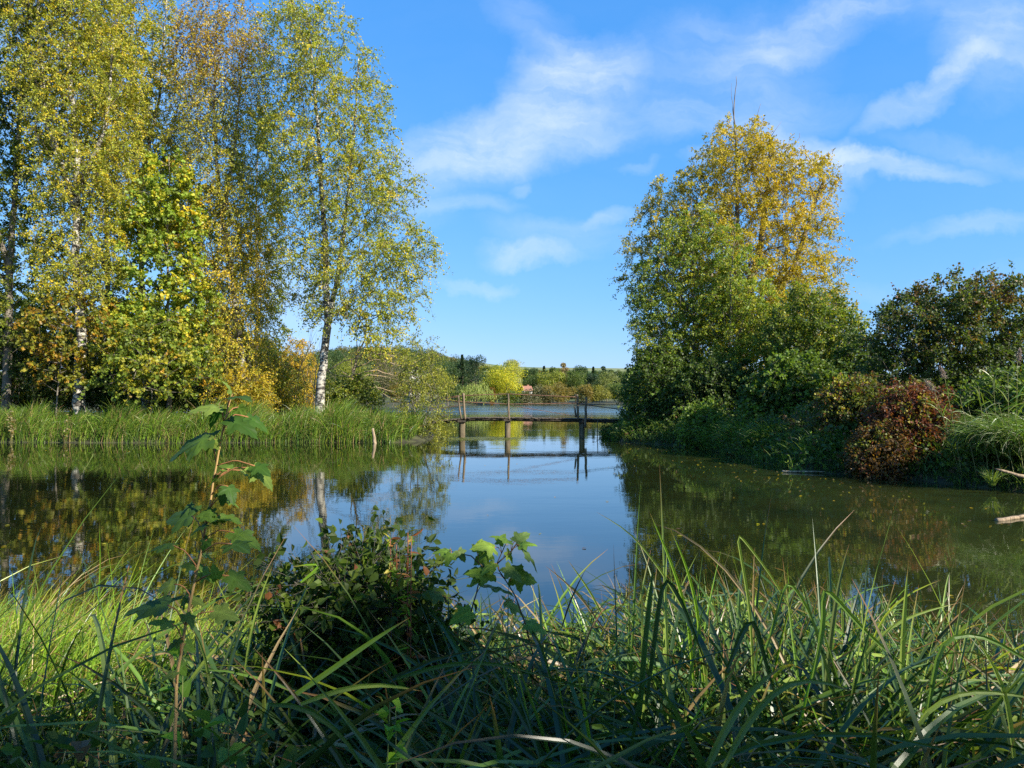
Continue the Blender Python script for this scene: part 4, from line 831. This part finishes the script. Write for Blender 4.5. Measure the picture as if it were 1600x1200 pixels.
near_blades('sedge_bed', 'flattened tangle of pale green and straw blades at the water edge in the centre', [(-.55, 2.6), (.75, 2.6), (.9, 3.6), (-.3, 3.6), (-.6, 3.3)], 5000, (.009, .015), [S_pale, S_yel, S_green, S_tan], [.35, .2, .28, .17], .05, (1.2, 2.2), th=(.3, 1.), hmul=(.5, .9), az=.2, azs=.9, seed=7)

near_blades('sedge_bed', 'straight upright sedge blades standing up at the centre and right of the near bank', [(-.2, 1.7), (2.2, 1.8), (3.6, 3.1), (2.8, 3.7), (.6, 3.5)], 900, (.009, .016), [S_green, S_blue, S_pale, S_dark, S_bright], [.3, .2, .2, .2, .1], .3, (0, .7), th=(.0, .35), hmul=(.75, 1.08), seed=14, segs=12, out=.05, omul=1.12)
# individually placed long blades that stand above the bed: (base px, base y, tip px, tip y, D, width, bend)
def long_blade(label, pts, D, w, col, group='single long sedge blades standing above the near bank'):
    q = resample([at(x, y, D + (d[0] if d else 0)) for x, y, *d in pts], .04); n = len(q)
    if n > 3:
        for _ in range(2): q[1:-1] = (q[:-2] + q[2:] + 2 * q[1:-1]) / 4
    t = nrm(np.gradient(q, axis=0)); sd = nrm(np.cross(t, [0.35, 1., 0.1])); nn = np.cross(sd, t); s = np.linspace(0, 1, n); ww = w * .5 * (np.minimum(1, .6 + s * 2)) * (1 - s ** 4 * .97)
    V = np.stack([q - sd * ww[:, None] - nn * (ww * .55)[:, None], q, q + sd * ww[:, None] - nn * (ww * .55)[:, None]], 1).reshape(-1, 3)
    i = np.arange(n - 1) * 3; C = np.tile(np.array(col), (n * 3, 1)); tp = np.repeat(np.clip((s - .93) / .07, 0, 1), 3)[:, None]; C = C * (1 - tp) + np.array([.3, .14, .06]) * tp
    mb = MB(); mb.add(V, [np.stack([i, i + 1, i + 4, i + 3], 1), np.stack([i + 1, i + 2, i + 5, i + 4], 1)], C)
    o = mb.build('tall_sedge', M_blade, origin=q[0]); tag(o, label, 'sedge blade', group)
LB = [
 ('long thin sedge blade bowing left over the water, centre right', [(1110, 1120), (1095, 1000), (1040, 900), (985, 830), (932, 800)], 2.1, .008, S_pale),
 ('upright green blade curving to a brown tip above the water, left of a pair', [(1085, 1080), (1075, 960), (1050, 880), (1015, 800)], 2.1, .010, S_bright),
 ('upright green blade close right of the brown-tipped one', [(1100, 1080), (1090, 950), (1072, 880), (1048, 828)], 2.15, .010, S_bright),
 ('folded pale blade bent over sharply to the right, centre right', [(1180, 1120), (1172, 950), (1150, 822), (1148, 824), (1210, 905), (1260, 1000)], 2.0, .008, S_pale),
 ('straight pale upright blade right of the folded one', [(1178, 1040), (1177, 930), (1179, 855)], 2.2, .007, S_tan),
 ('stiff dark blade with straw edge leaning right to a point', [(1285, 1130), (1297, 1000), (1312, 900), (1327, 850)], 1.9, .012, (.10, .13, .04)),
 ('pale green upright blade with a blunt top standing in front of open water', [(1408, 1120), (1410, 1000), (1414, 940), (1419, 885)], 1.9, .013, S_pale),
 ('blade folded to a roof shape, left of the blunt upright blade', [(1180, 1060), (1215, 960), (1228, 895), (1230, 896), (1260, 945), (1300, 1040)], 2.0, .009, S_green),
 ('long dark blade slanting down right from a sharp fold', [(1270, 1060), (1290, 960), (1281, 908), (1283, 906), (1350, 985), (1440, 1065)], 1.8, .012, S_green),
 ('broad dark upright blade in the centre of the near bank', [(1000, 1120), (1008, 1000), (1018, 920), (1021, 874)], 1.8, .014, S_blue),
 ('dark blade folded at its top beside the broad upright one', [(1010, 1100), (1028, 960), (1038, 890), (1041, 889), (1075, 960), (1110, 1060)], 1.75, .011, S_dark),
 ('dark blade folded like a tent near the right centre', [(1135, 1050), (1160, 985), (1174, 948), (1176, 948), (1192, 1020), (1215, 1100)], 1.6, .012, S_dark),
 ('pale bluish blade arching left in the bottom right', [(1130, 1200), (1170, 1120), (1225, 1060), (1290, 1058), (1330, 1080)], 1.4, .013, (.12, .19, .05)),
 ('broad pale blade arching at the bottom centre right', [(1100, 1210), (1140, 1120), (1190, 1055), (1225, 1040)], 1.35, .014, (.12, .19, .05)),
 ('pale blade arching right across the lower right corner', [(1420, 1160), (1440, 1110), (1500, 1078), (1560, 1080), (1640, 1095)], 1.6, .011, S_pale),
 ('pale blade leaning left in the lower right corner', [(1585, 1190), (1574, 1085), (1550, 1030), (1520, 990)], 1.6, .010, S_pale),
 ('blade pointing right with a brown tip over the water at right', [(1330, 1050), (1385, 980), (1440, 955), (1498, 942)], 2.0, .009, S_pale),
 ('yellow-green blade pointing up right at the right', [(1340, 1060), (1380, 960), (1420, 925), (1470, 906)], 2.2, .007, S_yel),
 ('long dark blade bowing down right at the far right', [(1450, 1110), (1470, 990), (1540, 990), (1600, 1030), (1660, 1060)], 1.7, .011, S_green),
 ('long arching blade crossing the dark bush in the centre', [(440, 1100), (520, 1045), (590, 995), (640, 965)], 1.6, .012, S_green),
 ('wide arching blade in the lower centre with a pale tip', [(470, 1100), (530, 1075), (600, 1065), (660, 1080)], 1.5, .011, S_pale),
 ('long dark blade bending down to the bottom edge, left centre', [(420, 1100), (460, 1090), (510, 1120), (560, 1170), (580, 1230)], 1.3, .011, S_blue),
 ('thin blade leaning right over the sapling leaves, left of the dark bush', [(383, 1050), (392, 990), (408, 930), (426, 884)], 1.7, .008, S_pale),
 ('blade bent flat to the left above the dark bush', [(470, 910), (500, 885), (518, 878), (490, 878), (455, 886)], 2.1, .009, S_bright),
 ('horizontal green blade in the centre arching right over the tangle', [(620, 1060), (700, 1035), (780, 1035), (860, 1060)], 1.7, .010, S_blue),
 ('brown-tipped blade leaning left over the blue water, centre', [(945, 985), (910, 935), (880, 905), (852, 884)], 2.4, .008, (.2, .15, .09)),
 ('green blade with folded top in front of the blue water, centre', [(945, 970), (925, 925), (905, 900), (888, 876)], 2.4, .008, S_pale),
 ('dark broken stalk leaning right over the blue water', [(878, 980), (893, 930), (916, 888)], 2.1, .005, (.07, .05, .03)),
 ('single tall thin grass blade at the left in front of dark reflections', [(150, 1050), (154, 950), (158, 880), (155, 815)], 2.7, .008, S_bright),
 ('thin grass blade leaning left at the left edge', [(28, 1000), (24, 940), (18, 880)], 2.7, .007, S_bright),
 ('thin grass blade slanting right at the left', [(165, 1010), (195, 930), (222, 860)], 2.7, .006, S_yel),
 ('long pale thin blade leaning left at the left', [(75, 1000), (62, 930), (50, 870)], 2.6, .007, S_pale),
 ('upright blade crossing the folded pair in the left centre', [(330, 1080), (322, 1010), (300, 980)], 1.7, .010, S_pale),
 ('pale blade crossing behind the sapling stem, left centre', [(290, 1075), (330, 1020), (372, 980)], 1.8, .011, S_pale),
]
for l, pts, D, w, c in LB: long_blade(l, pts, D, w, c)

# palmate leaves
HALF = [(0, 0), (.10, -.09), (.24, -.13), (.40, -.10), (.34, -.02), (.36, .06), (.30, .12), (.38, .17), (.46, .20), (.50, .28), (.60, .36), (.50, .37), (.46, .43), (.38, .41), (.30, .43), (.25, .49), (.28, .56), (.22, .62), (.24, .70), (.16, .76), (.15, .84), (.07, .90), (0, 1.0)]
OUT = np.array(HALF + [(-x, y) for x, y in HALF[-2:0:-1]])
def palmate(mb, r, p0, axis, normal, size, col, cup=.12, droop=.35):
    A = nrm(axis); S = nrm(np.cross(A, normal)); Nn = np.cross(S, A); c = np.array([0, .16]); rings = [0, .35, .7, 1.0]; m = len(OUT); pts = [c[None]]
    for k in rings[1:]: pts.append(c + (OUT - c) * k)
    q = np.concatenate(pts); jz = .02 * np.sin(q[:, 0] * 23 + r.random() * 6) + .02 * np.sin(q[:, 1] * 19 + r.random() * 6); w = np.arctan2(q[:, 0], q[:, 1] + .05)
    z = -droop * (q[:, 1] - .1) ** 2 - droop * .9 * q[:, 0] ** 2 + cup * np.abs(np.sin(w * 2.6)) * np.hypot(q[:, 0], q[:, 1]) * .45 + jz
    V = p0 + size * (S * q[:, :1] + A * q[:, 1:2] + Nn * z[:, None]); i = np.arange(m); j = (i + 1) % m
    f = [np.stack([0 * i, 1 + i, 1 + j], 1)]; qd = np.concatenate([np.stack([1 + i + k * m, 1 + i + (k + 1) * m, 1 + j + (k + 1) * m, 1 + j + k * m], 1) for k in (0, 1)])
    C = np.tile(np.array(col), (len(V), 1)); vein = np.exp(-(np.abs(np.sin(w * 3.1)) * np.hypot(q[:, 0], q[:, 1]) / .03) ** 2)[:, None] * .35; C = C * (1 + vein)
    mb.add(V, f + [qd], C)
def sapling(label, D, stems, leaves, wcol, rad, seed, lcols, szmul=1.0):
    r = np.random.default_rng(seed); S = [resample([at(x, y, D) for x, y in s], .03) for s in stems]; b0 = S[0][0]; g = hz(b0[0], b0[1]); b = np.array([b0[0], b0[1], g]); S[0] = np.concatenate([resample([b, b0], .06)[:-1], S[0]])
    rt = empty('sycamore_sapling', b, label, 'sapling'); mb = MB()
    for k, s in enumerate(S): tube(mb, s + r.normal(size=s.shape) * .0006, np.linspace(rad if k == 0 else rad * .6, rad * .35, len(s)), 8, wcol, .03, True, r)
    mb.build('stem', M_plain, rt, True, b); allp = np.concatenate(S)
    for (x0, y0, x1, y1, *o) in leaves:
        dy = o[0] if o else r.normal() * .04; p0 = at(x0, y0, D + dy * .5); p1 = at(x1, y1, D + dy); ln = np.linalg.norm(p1 - p0); ax = nrm(p1 - p0)
        j = np.argmin(np.linalg.norm(allp - (p0 - [0, 0, .03]), axis=1)); q0 = allp[j]; mid = (q0 + p0) / 2 + [0, 0, .012]
        up = nrm(np.array([r.normal() * .25 + .12, -.45 + r.normal() * .25, 1.0])); mb = MB(); palmate(mb, r, p0, ax, up, max(ln, .045) * szmul, np.array(lcols[r.integers(len(lcols))]) * r.uniform(.85, 1.15), droop=r.uniform(.15, .5))
        lf = mb.build('leaf', M_gloss, rt, True, b); mb = MB(); tube(mb, resample([q0, mid, p0], .012), rad * .28, 5, (.32, .14, .05)); mb.build('petiole', M_plain, lf, True, b)
sapling('tall sycamore sapling with orange stem standing in front of the water at left', 1.5,
    [[(274, 1165), (276, 1060), (288, 985), (302, 920), (312, 875), (325, 805), (336, 740), (345, 690), (351, 650), (362, 615)]],
    [(362, 616, 357, 598), (366, 620, 402, 616), (343, 637, 271, 632), (345, 640, 316, 668, .03), (388, 652, 436, 676), (360, 655, 422, 684), (330, 684, 223, 709), (335, 686, 312, 720, -.03), (360, 733, 337, 720), (397, 730, 444, 770), (378, 735, 404, 757), (398, 728, 432, 742),
     (350, 768, 344, 800), (300, 806, 238, 811), (335, 800, 299, 803), (345, 806, 394, 816), (366, 832, 427, 858), (325, 842, 309, 870), (270, 852, 212, 853), (362, 850, 400, 862), (358, 900, 412, 926), (272, 913, 228, 920), (335, 955, 390, 968), (262, 945, 162, 948), (268, 975, 215, 968), (340, 905, 330, 880), (356, 760, 372, 790), (372, 636, 386, 660, .05), (330, 690, 365, 715, .05), (318, 803, 350, 822, -.04), (342, 742, 322, 760, -.03), (352, 780, 385, 792, .03), (322, 820, 286, 838), (340, 815, 366, 800), (312, 862, 345, 880, .03), (305, 885, 275, 878), (312, 890, 350, 912), (296, 930, 262, 950, .04), (300, 935, 328, 948), (290, 960, 310, 985), (282, 1000, 255, 1015), (290, 1005, 312, 1024), (280, 1040, 300, 1060), (276, 1050, 250, 1062)],
    (.42, .27, .10), .0048, 5, [(.045, .10, .014), (.075, .14, .02), (.05, .10, .02), (.12, .20, .03), (.16, .22, .04)], .74)
sapling('low branching sycamore sapling against the blue water in the centre', 2.2,
    [[(832, 1020), (822, 980), (805, 930), (775, 885), (790, 850)], [(735, 960), (752, 898), (775, 880)], [(775, 882), (800, 860), (808, 848)], [(760, 890), (735, 868), (705, 862)]],
    [(798, 847, 765, 831), (806, 846, 830, 828), (812, 852, 840, 846), (815, 856, 850, 890), (772, 856, 737, 848), (765, 864, 733, 880), (792, 862, 806, 880), (790, 886, 820, 908), (770, 896, 722, 890), (702, 862, 673, 860), (716, 860, 729, 878), (758, 915, 812, 926), (756, 900, 728, 912), (780, 850, 788, 832), (745, 862, 752, 843), (705, 865, 695, 885), (800, 900, 845, 905), (772, 880, 745, 897), (690, 930, 655, 925), (790, 940, 830, 960), (735, 955, 700, 970), (822, 975, 862, 985)],
    (.10, .07, .04), .004, 6, [(.13, .22, .03), (.09, .16, .02), (.18, .26, .04), (.10, .16, .04)], .95)

# leafy bush in the centre foreground, leaf colours darkened to paint its shade
make_tree('dogwood_bush', 'dark leafy bush rising from the near bank left of centre, shade painted into its leaves', 'shrub', 2.4,
    [[(540, 1180), (530, 1050), (500, 960), (480, 920)], [(550, 1180), (570, 1040), (590, 950), (600, 905)], [(545, 1180), (545, 1050), (548, 920)]],
    [(880, 560, 590), (893, 530, 640), (906, 470, 650), (925, 440, 650), (960, 430, 680), (1010, 430, 690), (1090, 450, 660)], 401, 230, .007, [G_dark, G_mid, G_fresh, (.2, .08, .03)], [.6, .3, .08, .02], None,
    leafL=.034, leafW=.022, twn=4, twl=.22, lpt=5, lit=.7, spacing=.055, limb=.0010, tipr=.0010, twigr=.0008, fold=True, leafmat=M_gloss, loose=.008, step=.06, depthk=.8, droop=.1)
def herb(name, label, px, y0, y1, D, seed, lc, lw, leafL, leafW, stems=3, sc=(.25, .08, .04), per=22, cat='plant', spreadx=20, flower=None):
    r = np.random.default_rng(seed); b = at(px, y1, D); g = hz(b[0], b[1]); b[2] = g; rt = empty(name, b, label, cat); sm = MB(); lm = MB()
    for k in range(stems):
        tp = at(px + r.uniform(-1, 1) * spreadx, y0 + r.uniform(0, 30), D + r.normal() * .04); q = resample([b + [r.normal() * .02, r.normal() * .02, 0], (b + tp) / 2 + r.normal(size=3) * .02, tp], .03)
        tube(sm, q, np.linspace(.003, .0012, len(q)), 5, sc); m = per * 2; i = r.integers(len(q) // 3, len(q), m); A = nrm(r.normal(size=(m, 3)) * [1, 1, .5] + [0, 0, .35])
        leaves_fold(lm, q[i], A, nrm(r.normal(size=(m, 3)) * .5 + [0, 0, 1]), r.uniform(.5, 1, m) * leafL, r.uniform(.5, 1, m) * leafW, palette(r, m, lc, lw))
    sm.build('stem', M_plain, rt, True, b); lm.build('leaves', M_gloss, rt, origin=b)
herb('willowherb', 'upright plant with reddish and yellow leaves right of the dark bush', 625, 828, 1020, 2.2, 11, [(.30, .10, .04), (.36, .30, .05), S_bright, (.4, .2, .05)], [.3, .25, .3, .15], .055, .014, 4, per=24)
herb('nettle', 'leafy bright green herb at the foot of the tall sapling', 285, 985, 1150, 1.6, 12, [(.12, .24, .03), S_bright], [.6, .4], .05, .036, 2, (.2, .25, .06), 7, spreadx=14)
herb('bindweed', 'bright heart-leaved climber at the bottom left of centre', 605, 1085, 1230, 1.5, 13, [(.14, .28, .03), S_bright], [.6, .4], .045, .036, 2, (.15, .2, .05), 7, spreadx=18)
herb('bindweed', 'pale heart-leaved climber beside the sapling foot', 340, 1070, 1200, 1.5, 14, [(.13, .22, .04)], [1], .06, .05, 2, (.15, .2, .05), 6, spreadx=22)
herb('seed_stalk', 'yellow-flowered withered plant at the left end of the far reeds', 18, 632, 680, 31.6, 15, [(.36, .28, .08), (.4, .33, .2)], [.5, .5], .14, .08, 5, (.3, .25, .1), 14, spreadx=14)
herb('seed_stalk', 'pale brown seeding plant in the reeds left of the thick birch', 100, 645, 690, 31.4, 16, [(.36, .28, .08), (.4, .33, .2), S_bright], [.35, .35, .3], .12, .07, 4, (.3, .25, .1), 14, spreadx=12)
def litter():
    r = np.random.default_rng(71); n = 3500; b = spread(r, n, [(-3.2, 1.5), (2.6, 1.5), (4.5, 3.0), (3.4, 3.9), (-1, 3.8), (-3, 4.0)]); b[:, 2] += r.uniform(.05, .45, n); mb = MB()
    blades(mb, r, b, r.uniform(.25, .6, n), r.uniform(.005, .012, n), r.uniform(0, 2 * PI, n), r.uniform(.9, 1.8, n), r.uniform(-.3, 1.2, n), 5, palette(r, n, [S_tan, (.22, .14, .07), (.12, .08, .04)], [.35, .35, .3]), kink=.3)
    tag(mb.build('dead_thatch', M_blade), 'dead brown and straw-coloured blades lying among the foreground sedge', 'dead grass', kind='stuff')
litter()
def floaters():
    r = np.random.default_rng(72); n = 420; y = r.uniform(6, 34, n); x = r.uniform(-.75, .72, n) * y; e = r.random(n) < .6; x = np.where(e, 7.2 - np.abs(r.normal(0, 1.6, n)) + np.where(y < 20, 2, 0) * (20 - y) / 10, x); ok = seg_sd(x, y, RIGHT) < -.1; x = x[ok]; y = y[ok]; n = len(x); mb = MB()
    P = np.stack([x, y, np.full(n, .006)], 1); A = nrm(r.normal(size=(n, 3)) * [1, 1, 0]); leaves_quad(mb, P, A, np.tile([0, 0, 1.], (n, 1)) + r.normal(size=(n, 3)) * .08, r.uniform(.04, .09, n), r.uniform(.03, .06, n), palette(r, n, [G_yel, G_gold, G_brown, S_tan], [.3, .2, .3, .2]))
    tag(mb.build('floating_leaves', M_leaf), 'scattered fallen leaves floating on the pond', 'fallen leaves', kind='stuff')
floaters()
def under():
    r = np.random.default_rng(44); n = 15000; b = spread(r, n, [(-3.2, 1.2), (2.6, 1.2), (4.5, 3.0), (3.2, 3.7), (-1, 3.6), (-2, 3.1), (-3.4, 3.0)]); px = 800 + b[:, 0] / b[:, 1] * F; ty = np.interp(px, TOPX, TOPY)
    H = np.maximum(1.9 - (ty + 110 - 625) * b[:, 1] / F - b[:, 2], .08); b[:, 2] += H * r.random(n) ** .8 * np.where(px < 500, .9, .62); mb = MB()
    leaves_fold(mb, b, nrm(r.normal(size=(n, 3)) + [0, 0, -.1]), nrm(r.normal(size=(n, 3)) * .6 + [0, 0, 1]), r.uniform(.025, .055, n), r.uniform(.015, .035, n), palette(r, n, [G_dark, (.05, .10, .02), S_dark, (.12, .07, .03)], [.4, .25, .27, .08]))  # leaf colours lowered to deepen the shade beneath the sedge
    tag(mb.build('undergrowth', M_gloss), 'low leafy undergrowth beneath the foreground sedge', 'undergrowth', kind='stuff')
under()

# ------------------------------------------------------------------ light and sky
SUN = nrm(np.array([.80, -.62, 0])); EL = math.radians(33)
sd = np.array([SUN[0] * math.cos(EL), SUN[1] * math.cos(EL), math.sin(EL)])
l = bpy.data.lights.new('sun', 'SUN'); l.energy = 5.0; l.angle = math.radians(.53); l.color = (1, .93, .80)
lo = bpy.data.objects.new('sun', l); COL.objects.link(lo); lo.rotation_euler = Vector(tuple(sd)).to_track_quat('Z', 'Y').to_euler(); lo.location = (20, -20, 30)
# unseen trees by the camera, crowns placed to shade near plants and block sky
def shade_tree(label, tx, ty, tz, dist, rad, n, leaf, seed, at_=None):
    """crown centred on the line from (tx,ty,tz) towards the sun"""
    r = np.random.default_rng(seed); c = np.array([tx, ty, tz]) + sd * dist if at_ is None else np.array(at_, float); g = hz(c[0], c[1]); base = np.array([c[0], c[1], g]); rt = empty('unseen_shade_tree', base, label, 'tree', None)
    tb = MB(); q = resample([base, base + [.1, .1, (c[2] - g) * .5], c + [0, 0, rad * .4]], .4); tube(tb, q, np.linspace(.16, .05, len(q)), 9, WHITE, .03, True, r); tb.build('trunk', M_bark, rt, True, base)
    m = 60; v = nrm(r.normal(size=(m, 3))) * r.uniform(.3, 1, (m, 1)) ** .5 * rad * np.array([1, 1, .8]); T = c + v; lb = MB(); j = r.integers(len(q) // 2, len(q), m); mid = (q[j] + T) / 2 + [0, 0, .15]
    frusta(lb, q[j], mid, np.full(m, .03), np.full(m, .02), 5, WHITE); frusta(lb, mid, T, np.full(m, .02), np.full(m, .006), 5, WHITE); lb.build('limbs', M_bark, rt, True, base)
    i = r.integers(0, m, n); P = T[i] + r.normal(size=(n, 3)) * rad * .13; lv = MB(); leaves_fold(lv, P, nrm(r.normal(size=(n, 3)) + [0, 0, -.4]), nrm(r.normal(size=(n, 3)) + [0, 0, .6]), leaf * r.uniform(.6, 1.2, n), leaf * .5 * r.uniform(.6, 1.2, n), palette(r, n, [G_mid, G_fresh], [.5, .5])); lv.build('crown', M_leaf, rt, origin=base)
shade_tree('leafy tree on the bank behind the camera to the right', 0.35, .5, .5, 7.5, 1.3, 15000, .11, 5)
shade_tree('second leafy tree on the bank behind the camera', -1.7, 1.2, .5, 9.5, 1.0, 8000, .11, 6)
shade_tree('third leafy tree on the bank, right of the camera', 1.5, .9, .6, 8.2, 1.05, 7000, .11, 7)
shade_tree('small unseen tree crown added beside the camera to shade the dark bush', -.6, 2.35, .75, 6.2, .38, 1300, .10, 8)  # added crown, aimed so its shadow lands on the foreground bush
shade_tree('unseen tall tree added behind the photographer to the left to block sky light', 0, 0, 0, 0, 3.4, 9000, .34, 9, at_=(-5, -6.5, 6))  # added out of view to cut sky light on the foreground
shade_tree('unseen tall tree added straight behind the photographer to block sky light', 0, 0, 0, 0, 3.2, 9000, .34, 10, at_=(.5, -10, 6))  # second added sky blocker, out of view behind the camera

w = bpy.data.worlds.new('World'); SC.world = w; w.use_nodes = True; nt = w.node_tree; nt.nodes.clear(); lk = nt.links.new
out = nt.nodes.new('ShaderNodeOutputWorld'); bg = N_(nt, 'ShaderNodeBackground'); sky = N_(nt, 'ShaderNodeTexSky', sky_type='NISHITA'); sky.sun_disc = False
sky.sun_elevation = EL; sky.sun_rotation = math.atan2(sd[0], sd[1]); sky.air_density = 1.0; sky.dust_density = .3; sky.ozone_density = 2.0
def M(op, *a):
    n = N_(nt, 'ShaderNodeMath', operation=op)
    for k, v in enumerate(a):
        if isinstance(v, (int, float)): n.inputs[k].default_value = v
        else: lk(v, n.inputs[k])
    return n.outputs[0]
tc = N_(nt, 'ShaderNodeTexCoord'); sp = N_(nt, 'ShaderNodeSeparateXYZ'); lk(tc.outputs['Generated'], sp.inputs[0])
ay = M('MAXIMUM', M('ABSOLUTE', sp.outputs[1]), .12); u = M('DIVIDE', sp.outputs[0], ay); v = M('DIVIDE', sp.outputs[2], ay)
cb = N_(nt, 'ShaderNodeCombineXYZ'); lk(u, cb.inputs[0]); lk(v, cb.inputs[1])
wn = N_(nt, 'ShaderNodeTexNoise'); wn.inputs['Scale'].default_value = 4.5; wn.inputs['Detail'].default_value = 6; wn.inputs['Roughness'].default_value = .6; lk(cb.outputs[0], wn.inputs['Vector'])
wv = N_(nt, 'ShaderNodeVectorMath', operation='SUBTRACT'); lk(wn.outputs['Color'], wv.inputs[0]); wv.inputs[1].default_value = (.5, .5, .5)
ws = N_(nt, 'ShaderNodeVectorMath', operation='SCALE'); lk(wv.outputs[0], ws.inputs[0]); ws.inputs['Scale'].default_value = .16
cw = N_(nt, 'ShaderNodeVectorMath', operation='ADD'); lk(cb.outputs[0], cw.inputs[0]); lk(ws.outputs[0], cw.inputs[1])
# cirrus patches: photo pixel centre, half sizes in px, tilt in degrees, density
CL = [(900, 118, 100, 62, 12, 1.25), (790, 215, 150, 50, 8, 1.1), (700, 250, 130, 45, 0, .5), (830, 40, 90, 35, -25, .3), (830, 404, 75, 17, 0, .8), (720, 325, 90, 18, 0, .45), (735, 450, 65, 12, 0, .7), (822, 292, 22, 11, 30, .35), (988, 254, 26, 10, 0, .3),
      (1270, 40, 150, 38, 24, .75), (1130, 110, 150, 80, 12, .38), (1170, 170, 160, 38, 0, .55), (1210, 25, 240, 34, 6, .25), (1455, 150, 110, 24, 30, .9), (1570, 90, 100, 80, 15, .65), (1510, 20, 150, 50, 0, .35), (1400, 265, 120, 18, -8, .9), (1290, 240, 90, 30, -25, .9),
      (1312, 300, 32, 26, 0, .7), (1085, 250, 40, 17, 0, .7), (965, 345, 40, 14, 20, .5), (1540, 360, 150, 16, 8, .45), (1540, 250, 130, 22, -12, .35), (470, 480, 60, 80, 0, .6), (430, 420, 30, 60, 0, .6), (880, 375, 120, 28, -4, .35), (1000, 190, 150, 30, 5, .3), (150, 150, 200, 90, 10, .4), (60, 60, 150, 60, 0, .4), (1470, 440, 160, 16, 5, .2), (640, 310, 70, 60, 0, .3)]
acc = None
for x, y, a, b_, tilt, dens in CL:
    mp = N_(nt, 'ShaderNodeMapping', vector_type='TEXTURE'); d = at(x, y, 1.0) - CAM
    mp.inputs['Location'].default_value = (d[0], d[2], 0); mp.inputs['Rotation'].default_value = (0, 0, math.radians(tilt)); mp.inputs['Scale'].default_value = (a * 1.35 / F, b_ * 1.35 / F, 1)
    lk(cw.outputs[0], mp.inputs[0]); g = N_(nt, 'ShaderNodeTexGradient', gradient_type='SPHERICAL'); lk(mp.outputs[0], g.inputs[0]); t = M('MULTIPLY', M('SMOOTH_MIN', M('MULTIPLY', g.outputs['Fac'], 1.5), 1.0, .3), dens)
    acc = t if acc is None else M('ADD', acc, t)
mp2 = N_(nt, 'ShaderNodeMapping'); mp2.inputs['Rotation'].default_value = (0, 0, math.radians(-22)); mp2.inputs['Scale'].default_value = (2.0, 9, 1); lk(cw.outputs[0], mp2.inputs[0])
n2 = N_(nt, 'ShaderNodeTexNoise'); n2.inputs['Scale'].default_value = 1.6; n2.inputs['Detail'].default_value = 9; n2.inputs['Roughness'].default_value = .62; lk(mp2.outputs[0], n2.inputs['Vector'])
n3 = N_(nt, 'ShaderNodeTexNoise'); n3.inputs['Scale'].default_value = 9; n3.inputs['Detail'].default_value = 8; n3.inputs['Roughness'].default_value = .6; lk(cw.outputs[0], n3.inputs['Vector'])
wisp = N_(nt, 'ShaderNodeMapRange', interpolation_type='SMOOTHSTEP'); wisp.inputs[1].default_value = .33; wisp.inputs[2].default_value = .68; lk(M('ADD', M('MULTIPLY', n2.outputs[0], .65), M('MULTIPLY', n3.outputs[0], .35)), wisp.inputs[0])
dens = M('MULTIPLY', acc, M('ADD', M('MULTIPLY', wisp.outputs[0], .75), .22)); dens = M('ADD', dens, M('MULTIPLY', wisp.outputs[0], .03))
dens = M('MINIMUM', M('MULTIPLY', dens, .6), .8)
tint = N_(nt, 'ShaderNodeVectorMath', operation='MULTIPLY'); lk(sky.outputs[0], tint.inputs[0]); tint.inputs[1].default_value = (.60, .90, 1.36)
sc_ = N_(nt, 'ShaderNodeSeparateColor'); lk(tint.outputs[0], sc_.inputs[0]); cc_ = N_(nt, 'ShaderNodeCombineColor')
for i_, (g_, k_) in enumerate([(.97, .73), (.53, 1.46), (.3, 3.05)]): lk(M('MULTIPLY', M('POWER', sc_.outputs[i_], g_), k_), cc_.inputs[i_])
mx = N_(nt, 'ShaderNodeMix', data_type='RGBA'); lk(dens, mx.inputs[0]); lk(cc_.outputs[0], mx.inputs[6]); mx.inputs[7].default_value = (4.3, 4.9, 6.0, 1)
lk(mx.outputs[2], bg.inputs[0]); bg.inputs[1].default_value = .10; lk(bg.outputs[0], out.inputs[0])

SC.view_settings.view_transform = 'Standard'; SC.view_settings.look = 'None'; SC.view_settings.exposure = 1.05; SC.view_settings.gamma = 1
SC.render.engine = 'CYCLES'; cy = SC.cycles
cy.max_bounces = 5; cy.diffuse_bounces = 3; cy.glossy_bounces = 3; cy.transmission_bounces = 3; cy.transparent_max_bounces = 4; cy.sample_clamp_indirect = 6
cy.use_denoising = False; cy.caustics_reflective = False; cy.caustics_refractive = False
SC.render.film_transparent = False
